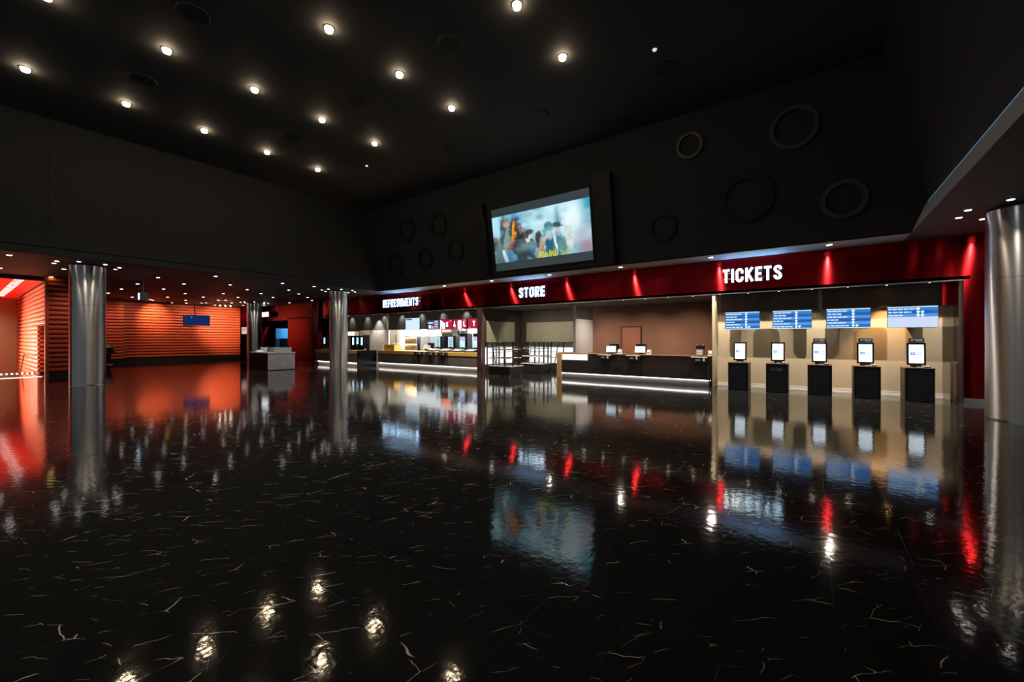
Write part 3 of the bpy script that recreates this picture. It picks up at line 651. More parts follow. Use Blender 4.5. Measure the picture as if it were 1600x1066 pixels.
def film(u, v):
    def sm(x, a, b): t = min(1, max(0, (x-a)/(b-a))); return t*t*(3-2*t)
    def mixc(c, col, k): return c*(1-k)+np.array(col)*k
    n = fbm(u*7, v*3.5); n2 = fbm(u*3+5, v*2, 9)
    c = np.array((.10, .38, .50))*(.6+.7*n2)
    c = mixc(c, (.62, .86, .93), sm(n*.6+n2*.5+.30*blob(u, v, .62, .8, .25, .3)+.15*blob(u, v, .40, .55, .2, .3), .45, .95)*.8)
    c = mixc(c, (.80, .93, .92), .85*min(1, 1.3*blob(u, v, .84, .62, .10, .28)))
    c = mixc(c, (.01, .28, .42), .85*sm(u, .86, 1.0)*sm(v, .35, .8)); c = mixc(c, (.42, .40, .50), .8*blob(u, v, .95, .30, .11, .26)); c = mixc(c, (.40, .10, .16), .6*blob(u, v, .95, .12, .06, .12))
    c = mixc(c, (.45, .75, .88), .8*sm(.09-u, -.02, .03)*sm(v, .3, .7)); c = mixc(c, (.02, .15, .22), .6*blob(u, v, .52, .82, .05, .06)); c = mixc(c, (.03, .16, .22), .55*blob(u, v, .695, .78, .022, .18)); c = mixc(c, (.04, .12, .20), .5*blob(u, v, .70, .68, .045, .07))
    wob = (fbm(u*30, v*16, 3)-.5)*.55
    for cx, cy, rx, ry, t, col in FIG:
        du, dv = u-cx-t*(v-cy)*.5, v-cy
        if abs(du) > 2*rx or abs(dv) > 2*ry: continue
        d = math.sqrt((du/rx)**2+(dv/ry)**2)+wob
        k = sm(1.30-d, 0, .50)
        if k > 0: c = mixc(c, np.array(col)*(.75+.5*fbm(u*40, v*22, 5)), .95*k)
    c = mixc(c, (.45, .72, .78), .38*sm(fbm(u*5+3, v*4, 21), .42, .8)*sm(v, .05, .4))
    c = mixc(c, (.02, .05, .06), .45*sm(.22-v, 0, .22)*sm(.75-u, 0, .2))
    if v < .17:
        for q, px in enumerate((.515, .535, .552, .575, .598, .612, .632, .652, .672, .715, .738, .762, .785)):
            top = .10+.06*((q*37) % 10)/10
            c = mixc(c, (.60, .64, .015), .9*math.exp(-((u-px-(.12*((q % 3)-1))*(v-.05))/.0065)**2)*sm(top-v, 0, .03)*(1 if q < 9 else .6))
    return c
sc = thing('projection_screen', 'large lit movie screen showing a cheering crowd in pale smoke', 'screen', on_lean(-8.03, 4.0))
sc.rotation_euler = (LEAN, 0, 0)
MB().box(-2.9, 2.9, -.06, 0, 0, 2.86).obj('backing', 'black_paint', sc)
for x in (-2.62, 2.62): MB().box(x-.28, x+.28, -.30, -.06, 0, 2.86).obj('side_speaker', 'disc_black', sc)
scr = picture('projection_surface', 4.16, 2.36, 60, 30, lambda u, v: np.array((.024, .038, .034))*(1.1-.5*u)+np.array((.018, .018, .032))*u, 'film_print', sc, (0, -.075, .20))
picture('film_image', 4.16, 1.76, 240, 104, film, 'film_print', sc, (0, -.08, .50))
fr_ = MB().box(-2.14, 2.14, -.09, -.06, .14, .20).box(-2.14, 2.14, -.09, -.06, 2.56, 2.62).box(-2.14, -2.08, -.09, -.06, .2, 2.56).box(2.08, 2.14, -.09, -.06, .2, 2.56)
fr_.obj('mask_frame', 'disc_black', sc)
RG = [(-2.81, 7.02, .36, .28, 'ring_grey', 'grey ring relief high on the black wall right of the screen'), (-.36, 6.81, .52, .42, 'ring_grey', 'large grey ring at the top right of the black wall'),
      (-1.44, 5.32, .66, .50, 'ring_black', 'large black ring in the middle of the right ring cluster'), (.63, 4.89, .46, .36, 'ring_grey', 'grey ring lowest at the right end of the black wall'), (-3.67, 4.91, .42, .30, 'ring_black', 'small black ring low beside the screen'),
      (-15.13, 6.57, .52, .40, 'ring_black', 'faint black ring, upper left of the left cluster'), (-13.08, 6.48, .50, .38, 'ring_black', 'black ring, upper right of the left cluster'), (-12.26, 5.29, .48, .34, 'ring_black', 'black ring closest to the screen in the left cluster'),
      (-14.16, 5.16, .46, .34, 'ring_black', 'black ring, lower middle of the left cluster'), (-16.26, 5.07, .56, .44, 'ring_black', 'black ring lowest at the far left of the black wall')]
for x, z, r1, r0, m, lab in RG:
    o = MB().annulus(r0, r1, .09).obj('wall_ring', m, None, on_lean(x, z, .085)); o.rotation_euler = (LEAN, 0, 0)
    tag(o, lab, 'ring', 'rings on the black wall')

# ================================================================== SIGNS ON THE FASCIA
def sign(text, x0, x1, lab):
    t = thing('illuminated_sign', lab, 'sign', (x0, YF, 3.215))
    w = x1-x0
    MB().box(.02, w-.02, -.05, -.03, .10, .13).box(.02, w-.02, -.05, -.03, .28, .31).box(.05, .09, -.03, 0, .1, .3).box(w-.09, w-.05, -.03, 0, .1, .3).obj('mounting_rail', 'charcoal', t)
    lettering(text, w, .41, .035, 'sign_white', t, (0, -.06, 0), halo='sign_top_glow')
sign('TICKETS', -2.2, -.68, 'glowing white sign reading TICKETS on the red fascia')
sign('STORE', -9.86, -8.60, 'glowing white sign reading STORE on the red fascia')
sign('REFRESHMENTS', -18.95, -16.10, 'glowing white sign reading REFRESHMENTS on the red fascia')
lb = thing('lightbox_sign', 'blank glowing white box sign on the red wall above the doorway', 'sign', (-33.3, 14.2, 3.15))
MB().box(-.75, 1.1, -.30, 0, 0, .36).obj('casing', 'charcoal', lb); MB().box(-.73, .95, -.31, -.30, .02, .34).obj('face', 'lightbox_white', lb)
sg = thing('wall_notice', 'small white notice plate on the dark red wall by the far column', 'notice', (-34.97, 13.3, 1.9))
picture('plate', .34, .5, 10, 14, lambda u, v: (.75, .62, .6) if (v < .45 and .1 < u < .9) else ((.5, .2, .2) if (int(u*10)+int(v*14)) % 3 else (.85, .8, .8)), 'dim_print', sg, (.02, 0, 0), (0, 0, PI/2))
MB().box(0, .012, -.18, .18, -.01, .51).obj('backplate', 'light_plastic', sg)

# ================================================================== TICKET KIOSKS AND BOARDS
def kscreen(u, v):
    c = (.80, .88, .93)
    if .44 < v < .56:
        if .12 < u < .44: c = (.02, .10, .48) if not (.47 < v < .53 and .18 < u < .38) else (.45, .55, .8)
        elif .50 < u < .90 and (v > .51 or v < .49): c = (.30, .34, .55) if int(u*30) % 3 else (.7, .75, .85)
    if .33 < v < .38 and .5 < u < .9: c = (.45, .75, .72)
    if v > .97: c = (.5, .65, .75)
    return c
def ktop(u, v):
    if (u-.2)**2*3+(v-.55)**2 < .03: return (.35, .38, .45)
    if .35 < u < .95 and .55 < v < .8 and int(u*44) % 4: return (.35, .4, .5)
    if .45 < u < .9 and .2 < v < .4 and int(u*44) % 4: return (.3, .33, .42)
    return (.012, .014, .022)
KX = [-1.745, -.785, .175, 1.135, 2.09]
order = ['leftmost ticket kiosk, beside the ticket counter, without a header plate', 'second ticket kiosk from the left, without a header plate', 'middle ticket kiosk with a small black header plate', 'fourth ticket kiosk from the left, under an orange lit wall', 'rightmost ticket kiosk, nearest the red wall']
for k, x in enumerate(KX):
    t = thing('ticket_kiosk', 'black '+order[k], 'kiosk', (x, 13.66, 0), 0, 'self-service ticket kiosks')
    MB().prism([(-.235, .03), (.235, .03), (.235, .62), (-.235, .62)], 0.0, .775, 'z').obj('cabinet', 'black_satin', t, (0, 0, .0), .008)
    fp = MB().box(-.215, .215, -.012, .03, .02, .76).obj('front_door', 'black_gloss', t, (0, 0, 0), .004)
    if k == 0:
        MB().cyl(0, 0, 0, .006, .014, n=12).obj('lock', 'steel', fp, (-.02, -.012, .66)).rotation_euler = (PI/2, 0, 0)
        MB().cyl(0, 0, 0, .006, .02, n=12).obj('lock', 'charcoal', fp, (.11, -.012, .60)).rotation_euler = (PI/2, 0, 0)
        MB().box(.08, .14, -.016, -.012, .52, .535).obj('slot', 'charcoal', fp)
    elif k == 1:
        MB().box(-.16, .14, -.016, -.012, .60, .68).obj('bill_slot', 'charcoal', fp)
        for z in (.62, .655): MB().box(.02, .12, -.02, -.016, z, z+.012).obj('slot', 'grey_plastic', fp)
    for s in (-1, 1): MB().box(s*.25-.012, s*.25+.012, .02, .64, 0, .79).obj('side_panel', 'dark_brown', t)
    top = MB().box(-.262, .262, -.02, .64, .79, .815).obj('counter_top', 'walnut', t, (0, 0, 0), .004)
    MB().box(-.13, .13, .01, .22, .815, .819).obj('glossy_mat', 'bright_steel', t)
    cr = MB().box(-.04, .045, -.05, .06, 0, .03).obj('card_reader', 'black_gloss', t, (.15, .12, .818), .004)
    MB().box(-.03, .035, -.02, .05, .03, .034).obj('reader_display', 'panel_white', cr)
    MB().box(-.02, .075, .10, .17, .819, .832).obj('ticket_tray', 'light_plastic', t)
    st = MB().box(-.10, .10, .46, .54, .815, .90).obj('screen_foot', 'black_satin', t)
    sb = MB().box(-.172, .172, .0, .07, 0, .55).obj('screen_housing', 'black_gloss', t, (0, .40, .86), .006)
    sb.rotation_euler = (-.06, 0, 0)
    picture('touch_screen', .268, .462, 44, 60, kscreen, 'kiosk_print', sb, (0, -.003, .045))
    if k >= 2:
        hp = MB().box(-.14, .14, .0, .03, 0, .105).obj('header_plate', 'black_satin', t, (0, .40, 1.415)); picture('header_print', .26, .09, 44, 12, ktop, 'dim_print', hp, (0, -.002, .008))
def board_fn(rows, blank):
    rnd = random.Random(rows*7+blank)
    lens = [(rnd.uniform(.25, .6), rnd.choice([1, 1, 2, 2]), rnd.random()) for _ in range(6)]
    def fn(u, v):
        if v > .95 or (v < .045 and not blank): return (.60, .80, .95)
        y = (.95-v)/.905*6
        r = int(min(5, max(0, y))); f = y-r
        if r >= rows: return (.55, .64, .86) if blank else (.02, .2, .6)
        c = [(.005, .20, .60), (.002, .09, .36), (.06, .26, .68), (.002, .085, .34), (.07, .28, .70), (.004, .13, .46)][r]
        L_, n, q = lens[r]
        if .30 < f < .68 and .02 < u < .02+L_ and (int(u*61+q*9) % 7 > 0) : return (.62, .80, .93)
        for i in range(n):
            cx = .62+.085*i
            if ((u-cx)/.034)**2+((f-.42)/.34)**2 < 1 or (abs(u-cx) < .012 and .42 < f < .95): return (.80, .92, 1.0)
        return c
    return fn
bl = ['blue showtimes board left above the first kiosk', 'blue showtimes board second from the left above the kiosks', 'blue showtimes board third from the left above the kiosks', 'half blank pale showtimes board at the right above the kiosks']
for k in range(4):
    t = thing('showtimes_board', bl[k], 'display', (-2.18+1.255*k+.462, 14.30, 1.79), 0, 'showtimes boards')
    MB().box(-.467, .467, .0, .055, 0, .54).obj('housing', 'black_gloss', t, (0, 0, 0), .004)
    picture('display_panel', .92, .525, 122, 66, board_fn(3 if k == 3 else 6, k == 3), 'board_print', t, (0, -.003, .008))
    MB().box(-.12, .12, .055, .33, .18, .36).obj('wall_mount', 'black_satin', t)
o = thing('side_board', 'low dark upright board against the alcove end beside the last kiosk', 'panel', (2.80, 14.3, 0))
MB().box(-.03, .03, -.23, .28, 0, .93).obj('board', 'dark_brown', o, (0, 0, 0), .004); MB().box(-.032, .032, -.23, .28, .93, .945).obj('cap', 'walnut', o)

# ================================================================== TICKET / STORE COUNTER
ct = thing('service_counter', 'long dark service counter with lit plinth left of the kiosks', 'counter', (-5.2, YF, 0))
a0, a1 = -2.68, 2.63
MB().box(a0, a1-.04, .06, .70, .0, .18).obj('plinth', 'kick_grey', ct)
MB().box(a0, a1-.04, .0, .66, .20, .68).obj('front_panel', 'counter_dark', ct, (0, 0, 0), .004)
MB().box(a0, a1, .02, .05, .178, .198).obj('led_strip', 'led_white', ct)
MB().box(a0, a1-.04, .10, .66, .69, .92).obj('upper_band', 'walnut', ct)
MB().box(a0, a1-.02, .0, .80, .93, .957).obj('counter_top', 'walnut', ct, (0, 0, 0), .004)
MB().box(a0, a0+1.05, .06, .10, .70, .92).obj('lit_panel', 'panel_warm', ct)
MB().box(a0-.2, a0, -.04, .78, 0, .97).obj('end_panel', 'pale_oak', ct, (0, 0, 0), .004)
MB().box(a1-.04, a1-.01, -.02, .78, 0, .925).obj('side_panel', 'counter_dark', ct)
def pos(x, lab, back=True):
    t = thing('cash_register', lab, 'register', (x, 14.42, .962))
    MB().box(-.10, .10, -.02, .14, 0, .02).obj('foot', 'black_satin', t); MB().box(-.03, .03, .05, .08, .02, .10).obj('neck', 'black_satin', t)
    s = MB().box(-.19, .19, 0, .03, 0, .24).obj('display_housing', 'grey_plastic', t, (0, .02, .05), .004); s.rotation_euler = (-.15, 0, 0)
    picture('display_panel', .36, .215, 24, 16, lambda u, v: (.35, .6, .8) if (.72 < v < .82 and .1 < u < .9) else (.72, .84, .92), 'kiosk_print', s, (0, -.003, .012))
    b = MB().box(-.185, .185, .0, .03, 0, .24).obj('staff_display', 'black_gloss', t, (.08 if x < -5.5 else .0, .17, .12), .004); b.rotation_euler = (.12, 0, 0)
pos(-6.0, 'cash register with lit customer screen, left one on the dark counter')
pos(-4.92, 'cash register with lit customer screen, middle of the dark counter')
def reader(x, lab, rz=0, y=14.36, z=.962):
    t = thing('card_terminal', lab, 'card terminal', (x, y, z), rz)
    MB().prism([(-.05, 0), (.06, 0), (.03, .17), (-.005, .17)], -.075, .075, 'x').obj('stand', 'light_plastic', t, (0, 0, 0), .004)
    d = MB().box(-.05, .05, -.01, .0, 0, .10).obj('display', 'black_gloss', t, (0, -.032, .05)); d.rotation_euler = (-.25, 0, 0)
    MB().box(-.035, .035, -.013, -.01, .03, .09).obj('display_panel', 'panel_white', d)
reader(-5.62, 'white card terminal right of the left cash register'); reader(-4.57, 'white card terminal right of the middle cash register', -.3); reader(-2.63+.02, 'white card terminal at the right end of the dark counter', .1)
def bracket(x, lab, y=YF-.02, z=.93, cable=False, w=.47):
    t = thing('payment_bracket', lab, 'payment device', (x, y, z))
    MB().box(-w/2, w/2, -.10, .02, -.17, -.02).obj('shelf_box', 'black_satin', t, (0, 0, 0), .004)
    MB().box(-w/2, w/2, -.12, .02, -.02, .0).obj('lid', 'charcoal' if cable else 'light_plastic', t)
    MB().box(-.10, .04, -.115, -.10, -.12, -.07).obj('reader_plate', 'grey_plastic', t); MB().box(.12, .18, -.13, -.09, -.13, -.02).obj('scanner', 'light_plastic', t)
    if cable: MB().tube((-.06, -.02, -.17), (-.06, -.02, -.55), .04, 8).obj('cable_duct', 'black_satin', t)
bracket(-6.08, 'black payment bracket under the left cash register'); bracket(-5.02, 'black payment bracket under the middle cash register'); bracket(-2.88, 'black payment bracket at the right end of the dark counter')
pr_ = thing('ticket_printer', 'dark upright printer with paper trays at the right end of the counter', 'printer', (-2.95, 14.42, .962))
MB().box(-.10, .10, 0, .18, 0, .20).obj('paper_tray', 'grey_plastic', pr_, (0, 0, 0), .004); MB().box(-.12, .12, .04, .22, .20, .33).obj('printer_head', 'black_gloss', pr_, (0, 0, 0), .006)
for x in (-.09, .09): MB().box(x-.012, x+.012, .08, .1, .33, .36).obj('knob', 'light_plastic', pr_)
MB().box(-.085, .085, -.006, 0, .03, .09).obj('paper', 'light_plastic', pr_); MB().box(-.085, .085, -.006, 0, .11, .17).obj('paper', 'light_plastic', pr_)

# ================================================================== STORE
def display_panel(name, lab, m, loc, size, rz=0):
    t = thing(name, lab, 'wall panel', loc, rz); w, h = size
    MB().box(-w/2, w/2, -.06, 0, 0, h).obj('panel_sheet', m, t); MB().box(-w/2-.01, -w/2+.01, -.075, 0, 0, h).obj('edge_strip', 'steel', t)
display_panel('mottled_panel', 'mottled grey green panel on the left side wall of the store', 'mottled_panel', (-11.96, 15.45, 1.36), (2.2, .97), PI/2)
display_panel('mottled_panel', 'wide mottled grey green panel on the store back wall', 'mottled_panel', (-9.87, 17.26, 1.36), (3.55, .97))
def wall_shelf(lab, loc, w, rz):
    t = thing('wall_shelving', lab, 'shelving', loc, rz)
    MB().box(-w/2, w/2, -.05, 0, .35, 1.12).obj('lit_back', 'panel_white', t); MB().box(-w/2, w/2, -.05, 0, 1.12, 1.35).obj('top_band', 'grey_header', t)
    MB().box(-w/2, w/2, -.42, 0, 0, .35).obj('drawer_base', 'dark_brown', t)
    n = max(3, int(w/.7)+1)
    for i in range(n):
        x = -w/2+.04+(w-.08)*i/(n-1); MB().box(x-.02, x+.02, -.10, -.05, .35, 1.35).obj('upright', 'black_satin', t)
    for z in (.62, .88, 1.10): MB().box(-w/2, w/2, -.34, -.05, z, z+.018).obj('shelf', 'grey_plastic', t)
    for i in range(3):
        x = -w/2+.25+(w-.5)*i/2; MB().tube((x, -.45, 0), (x+.1, -.12, 1.34), .022, 6).obj('slanted_post', 'black_satin', t)
wall_shelf('lit wall shelving under the mottled panel on the store side wall', (-12.0, 15.45, 0), 2.1, PI/2)
wall_shelf('lit wall shelving along the store back wall', (-9.87, 17.3, 0), 3.5, 0)
def gondola(lab, loc, w, d):
    t = thing('display_gondola', lab, 'shelving', loc, 0, 'wheeled gondolas')
    MB().box(-w/2, w/2, -d/2, d/2, .06, .40).obj('base_box', 'black_satin', t, (0, 0, 0), .006)
    MB().box(-w/2-.02, w/2+.02, -d/2-.02, d/2+.02, .40, .425).obj('base_shelf', 'light_plastic', t)
    for sx in (-1, 1):
        for sy in (-1, 1):
            MB().box(-.022, .022, -.022, .022, .425, 1.33).obj('post', 'black_satin', t, (sx*(w/2-.03), sy*(d/2-.25), 0))
            c = MB().cyl(0, 0, -.02, .02, .035, n=12).obj('caster', 'steel', t, (sx*(w/2-.08), sy*(d/2-.08), .035)); c.rotation_euler = (0, PI/2, 0)
    MB().box(-.022, .022, -.022, .022, .425, 1.36).obj('post', 'black_satin', t, (0, -.1, 0))
    for z, k in ((.74, .80), (1.08, .62)):
        MB().box(-w/2+.02, w/2-.02, -d/2*k, d/2*k, z, z+.014).obj('shelf', 'light_plastic', t)
        for s in (-1, 1): MB().box(-w/2+.02, w/2-.02, s*d/2*k-.008, s*d/2*k+.008, z-.02, z+.025).obj('price_rail', 'white_gloss', t)
    for s in (-1, 1):
        for z in (.74, 1.08): MB().tube((s*(w/2-.02), -d/2*.7, z+.06), (s*(w/2-.02), d/2*.7, z+.06), .008, 6).obj('guard_wire', 'steel', t)
    for z in (.52, .90, 1.2): MB().tube((-w/2+.03, 0, z), (w/2-.03, 0, z), .008, 6).obj('guard_wire', 'steel', t)
    MB().box(-.012, .012, -.01, .01, 1.36, 1.52).obj('sign_stick', 'pale_oak', t, (-.2, -.1, -.03))
gondola('black wheeled gondola shelf standing out in front of the store', (-10.05, 13.36, 0), 1.06, .90)
gondola('brown black wheeled gondola shelf further back inside the store', (-10.02, 15.58, 0), 1.1, .85)

# ================================================================== REFRESHMENTS
mc = thing('refreshments_counter', 'long grey refreshments counter with yellow wood top and lit plinth', 'counter', (-15.85, YF, 0))
w0, w1 = -3.65, 3.62
MB().box(w0, w1, .10, .75, 0, .16).obj('plinth', 'white_paint', mc); MB().box(w0, w1, .05, .08, .17, .20).obj('led_strip', 'led_kick', mc)
MB().box(w0, w1, .0, .70, .22, .69).obj('front_panel', 'counter_grey', mc, (0, 0, 0), .004)
MB().box(w0, w1, .0, .04, .20, .235).obj('bottom_rail', 'steel', mc)
MB().box(w0, w1, -.02, .85, .70, .875).obj('counter_top', 'oak', mc, (0, 0, 0), .004)
bc = thing('bar_counter', 'grey bar counter with yellow wood top behind the steel column', 'counter', (-21.75, 13.0, 0))
w0, w1 = -2.3, 2.25
MB().box(w0+.12, w1-.07, .10, .65, 0, .16).obj('plinth', 'white_paint', bc); MB().box(w0+.12, w1-.07, .05, .08, .17, .20).obj('led_strip', 'led_kick', bc)
MB().box(w0, w1-.07, .0, .60, .22, .69).obj('front_panel', 'counter_grey', bc, (0, 0, 0), .004); MB().box(w0, w1-.07, -.02, .70, .70, .875).obj('counter_top', 'oak', bc, (0, 0, 0), .004)
MB().box(w0-.06, w0, -.04, 1.1, 0, .90).obj('end_panel', 'charcoal', bc); MB().box(w1-.06, w1-.01, -.18, 1.0, 0, .89).obj('end_panel', 'black_gloss', bc)
MB().box(w0, w0+.6, -.02, .5, .875, .93).obj('tray_rail', 'black_satin', bc)
# menu boards on the header
def menu(kind):
    pts = {1: 'S', 2: 'A', 3: 'T'}
    def fn(u, v):
        c = (.30, .005, .045)
        if kind == 0:
            if u < .56:
                c = (.02, .03, .08) if v > .5 or u < .3 else (.25, .01, .06)
                if .06 < u < .5 and .62 < v < .78: c = (.45, .65, .85)
                if .12 < u < .32 and .08 < v < .46: c = (.75, .78, .85)
                if .38 < u < .52 and .06 < v < .34 and abs(u-.45)+.1 > .12: c = (.55, .5, .6)
            else:
                c = (.03, .04, .10)
                if .60 < u < .92 and int(v*11) % 2 and int(u*29+v*13) % 5: c = (.7, .75, .85)
        if kind == 1 and u < .42 and v < .95-1.4*max(0, u-.08)**1.2: c = (.80, .84, .95) if int(u*23+v*31) % 6 else (.5, .52, .65)
        if kind == 2 and .33 < u < .62 and (v < .9-.5*abs(u-.475)): c = (.86, .88, .98)
        if kind == 3 and u > .80 and v < .62-1.5*max(0, .9-u): c = (.8, .85, .95)
        if kind > 0 and ((u-.85)**2+(v-.85)**2 < .012 or (u-.12)**2+(v-.12)**2 < .006): c = (.75, .08, .10)
        return c
    return fn
ml = ['dark menu board with drink pictures, first of the red menu row', 'red menu board with letter S and popcorn, second in the row', 'red menu board with letters A and L around a cup, third in the row', 'red menu board with letter T at the right end of the row']
for k, (x0, x1) in enumerate(((-15.9, -15.02), (-14.98, -14.10), (-14.06, -13.16), (-13.10, -12.28))):
    t = thing('menu_board', ml[k], 'menu board', ((x0+x1)/2, 14.44, 1.985), 0, 'menu boards'); w = x1-x0
    MB().box(-w/2, w/2, 0, .055, 0, .49).obj('housing', 'black_gloss', t); picture('display_panel', w-.03, .465, 76, 44, menu(k), 'menu_print', t, (0, -.003, .012))
    for ch, u in ({1: [('S', .5)], 2: [('A', .02), ('L', .75)], 3: [('T', .38)]}.get(k, [])):
        lettering(ch, .14, .24, .003, 'panel_white', t, (-w/2+u*w, -.005, .12), 'printed_letter')
t = thing('order_display', 'pale blue order display hanging at the left of the menu boards', 'display', (-17.03, 14.44, 1.98))
MB().box(-.57, .57, 0, .06, 0, .64).obj('housing', 'charcoal', t)
picture('display_panel', 1.10, .61, 40, 24, lambda u, v: ((.03, .12, .3) if (.04 < u < .45 and .82 < v < .96) else (.62, .80, .92)), 'board_print', t, (0, -.003, .015))
# white cladding in the kitchen
for x0, x1, lab in ((-20.7, -16.9, 'wide glossy white kitchen partition behind the counter, left'), (-15.38, -12.3, 'glossy white kitchen partition behind the drink machines, right')):
    t = thing('kitchen_partition', lab, 'partition', ((x0+x1)/2, 16.45, 0)); w = x1-x0
    m_ = int(w/1.2)
    for i in range(m_): MB().box(-w/2+w*i/m_+.004, -w/2+w*(i+1)/m_-.004, 0, .08, 0, 2.12).obj('white_panel', 'white_gloss', t, (0, 0, 0), .003)
t = thing('kitchen_hood', 'stainless recess with hood between the white partitions', 'hood', (-16.14, 16.5, 0))
MB().box(-.74, .74, 0, .08, 0, 2.3).obj('back_sheet', 'steel', t); MB().prism([(-.16, 1.75), (.0, 1.75), (.0, 2.1), (-.1, 2.1)], -.72, .72, 'x').obj('hood', 'steel', t); MB().box(-.06, .06, -.18, -.15, 1.80, 1.86).obj('control_knob', 'black_satin', t)
wm = thing('food_warmer', 'warm lit metal food warmer cabinet on the back counter', 'food warmer', (-18.9, 15.9, .80))
MB().box(-.52, .52, 0, .5, 0, .05).obj('base', 'steel', wm); MB().box(-.52, .52, .44, .5, .05, .82).obj('back', 'copper_warm', wm); MB().box(-.52, .52, 0, .5, .80, .86).obj('top', 'steel', wm)
for s in (-.52, .49): MB().box(s, s+.03, 0, .5, .05, .80).obj('side', 'steel', wm)
MB().box(-.50, .50, .02, .46, .40, .42).obj('shelf', 'copper_warm', wm); MB().box(-.45, .45, .2, .24, .77, .79).obj('heat_lamp', 'lens_orange', wm); MB().box(-.45, .45, .2, .24, .375, .395).obj('heat_lamp', 'lens_orange', wm)
o = thing('back_counter', 'dark back counter carrying the warmer and drink machines', 'counter', (-16.2, 16.0, 0))
MB().box(-4.2, 3.9, -.2, .42, 0, .76).obj('cabinet', 'counter_grey', o); MB().box(-4.22, 3.92, -.24, .42, .76, .80).obj('worktop', 'steel', o)
t = thing('grey_cabinet', 'plain grey upright cabinet right of the food warmer', 'cabinet', (-17.85, 16.05, .80)); MB().box(-.42, .42, 0, .38, 0, .86).obj('body', 'grey_plastic', t, (0, 0, 0), .01); MB().box(-.40, .40, -.012, 0, .02, .84).obj('door', 'steel', t)
t = thing('pickup_box', 'yellow wooden pickup box standing on the refreshments counter', 'box', (-18.72, 14.45, .876))
MB().box(-.45, .42, -.2, .25, 0, .32).obj('carcass', 'oak', t, (0, 0, 0), .004); MB().box(-.1, .3, -.1, .15, .32, .345).obj('tray', 'black_satin', t)
t = thing('dispenser', 'clear lidded dispenser on a stick at the left end of the counter', 'dispenser', (-19.0, 14.92, .876))
MB().tube((0, 0, 0), (0, 0, .85), .018).obj('stick', 'black_satin', t)
for x in (-.16, .16): MB().cyl(x, 0, 0, .42, .09, .11, 16).obj('jar', 'light_plastic', t)
t = thing('order_tablet', 'white tilted order tablet on the refreshments counter', 'register', (-16.35, 14.75, .875))
b = MB().box(-.24, .24, 0, .03, 0, .28).obj('screen_back', 'light_plastic', t, (0, 0, .10)); b.rotation_euler = (-.5, 0, 0); MB().box(-.08, .08, 0, .14, 0, .12).obj('foot', 'black_satin', t); MB().box(-.2, .2, .12, .2, .05, .42).obj('staff_display', 'black_gloss', t, (.22, 0, 0))
reader(-15.85, 'small pale card terminal beside the order tablet', -.2, 14.6, .875)
def mach(kind):
    def fn(u, v):
        if kind < 2:
            c = (.42, .62, .68)
            if int(v*9) % 2 == 0 and .25 < u < .8 and v < .85: c = (.12, .25, .32)
            if kind == 1 and .7 < v < .8 and .3 < u < .7: c = (.6, .25, .25)
            return c
        if v > .62: return (.35, .28, .62) if (u*7+v*5) % 2 > .6 else (.75, .75, .92)
        return (.40, .72, .95) if abs(v-.3-.3*math.sin(u*5)) > .08 else (.80, .95, 1.0)
    return fn
dm = ['slim drink machine with pale menu screen, first from the left', 'slim drink machine with pale menu screen, second from the left', 'slim drink machine with purple blue screen, third from the left', 'slim drink machine with purple blue screen, cut by the mauve pillar']
for k, x in enumerate((-16.1, -15.15, -14.32, -13.42)):
    t = thing('drink_machine', dm[k], 'drink machine', (x, 15.35, .80), 0, 'drink machines')
    MB().box(-.24, .30, 0, .5, 0, .24).obj('base', 'charcoal', t); MB().box(-.22, .28, .06, .48, .24, .86 if k < 2 else .98).obj('tower', 'black_gloss', t, (0, 0, 0), .01)
    picture('display_panel', .36, .54, 24, 36, mach(k), 'menu_print', t, (-.03, .05, .28))
for k, x in enumerate((-15.40, -14.55, -13.72, -12.86)):
    t = thing('serving_tray_stand', ['leftmost', 'second', 'third', 'rightmost'][k]+' dark serving stand with pale tray along the refreshments counter', 'tray stand', (x, 14.42, .875), 0, 'serving stands')
    MB().box(-.27, .27, -.22, .2, 0, .07).obj('stand', 'black_satin', t, (0, 0, 0), .004); MB().prism([(-.2, .07), (.2, .07), (.2, .14), (.08, .14)], -.24, .24, 'x').obj('tray', 'grey_plastic', t)
pm = thing('popcorn_machine', 'tall stainless popcorn machine with red lit header box', 'popcorn machine', (-15.9, 15.88, .80))
MB().box(-.40, .40, 0, .36, 0, .14).obj('base', 'steel', pm)
for x in (-.38, .38): MB().box(x-.02, x+.02, .0, .36, .14, 1.0).obj('frame_post', 'bright_steel', pm)
MB().box(-.38, .38, .33, .36, .14, 1.0).obj('back_sheet', 'bright_steel', pm)
hb = MB().box(-.45, .45, -.04, .36, 1.0, 1.28).obj('header_box', 'dark_brown', pm)
for i in range(7): MB().box(-.32+.09*i, -.26+.09*i, -.05, -.04, 1.08+.012*(i % 2), 1.19).obj('neon_letter', 'red_neon', hb)
MB().cyl(.0, .18, .62, .80, .16, .13, 18).obj('kettle', 'steel', pm); MB().box(-.30, .30, .03, .32, .14, .34).obj('popcorn_bed', 'copper_warm', pm)
t = thing('steel_urn', 'tall polished steel urn cabinet right of the popcorn machine', 'urn', (-14.85, 16.15, .80)); MB().cyl(0, 0, 0, 1.15, .20, .20, 24).obj('barrel', 'bright_steel', t, smooth=False); MB().cyl(0, 0, 1.15, 1.25, .23, .15, 24).obj('lid', 'steel', t); MB().tube((0, -.22, .3), (0, -.32, .3), .02).obj('tap', 'black_satin', t)
for k, x in enumerate((-16.05, -15.2, -14.35)):
    bracket(x, ['left', 'middle', 'right'][k]+' black payment bracket with cable duct on the refreshments counter front', YF-.06, .865, True, .60)
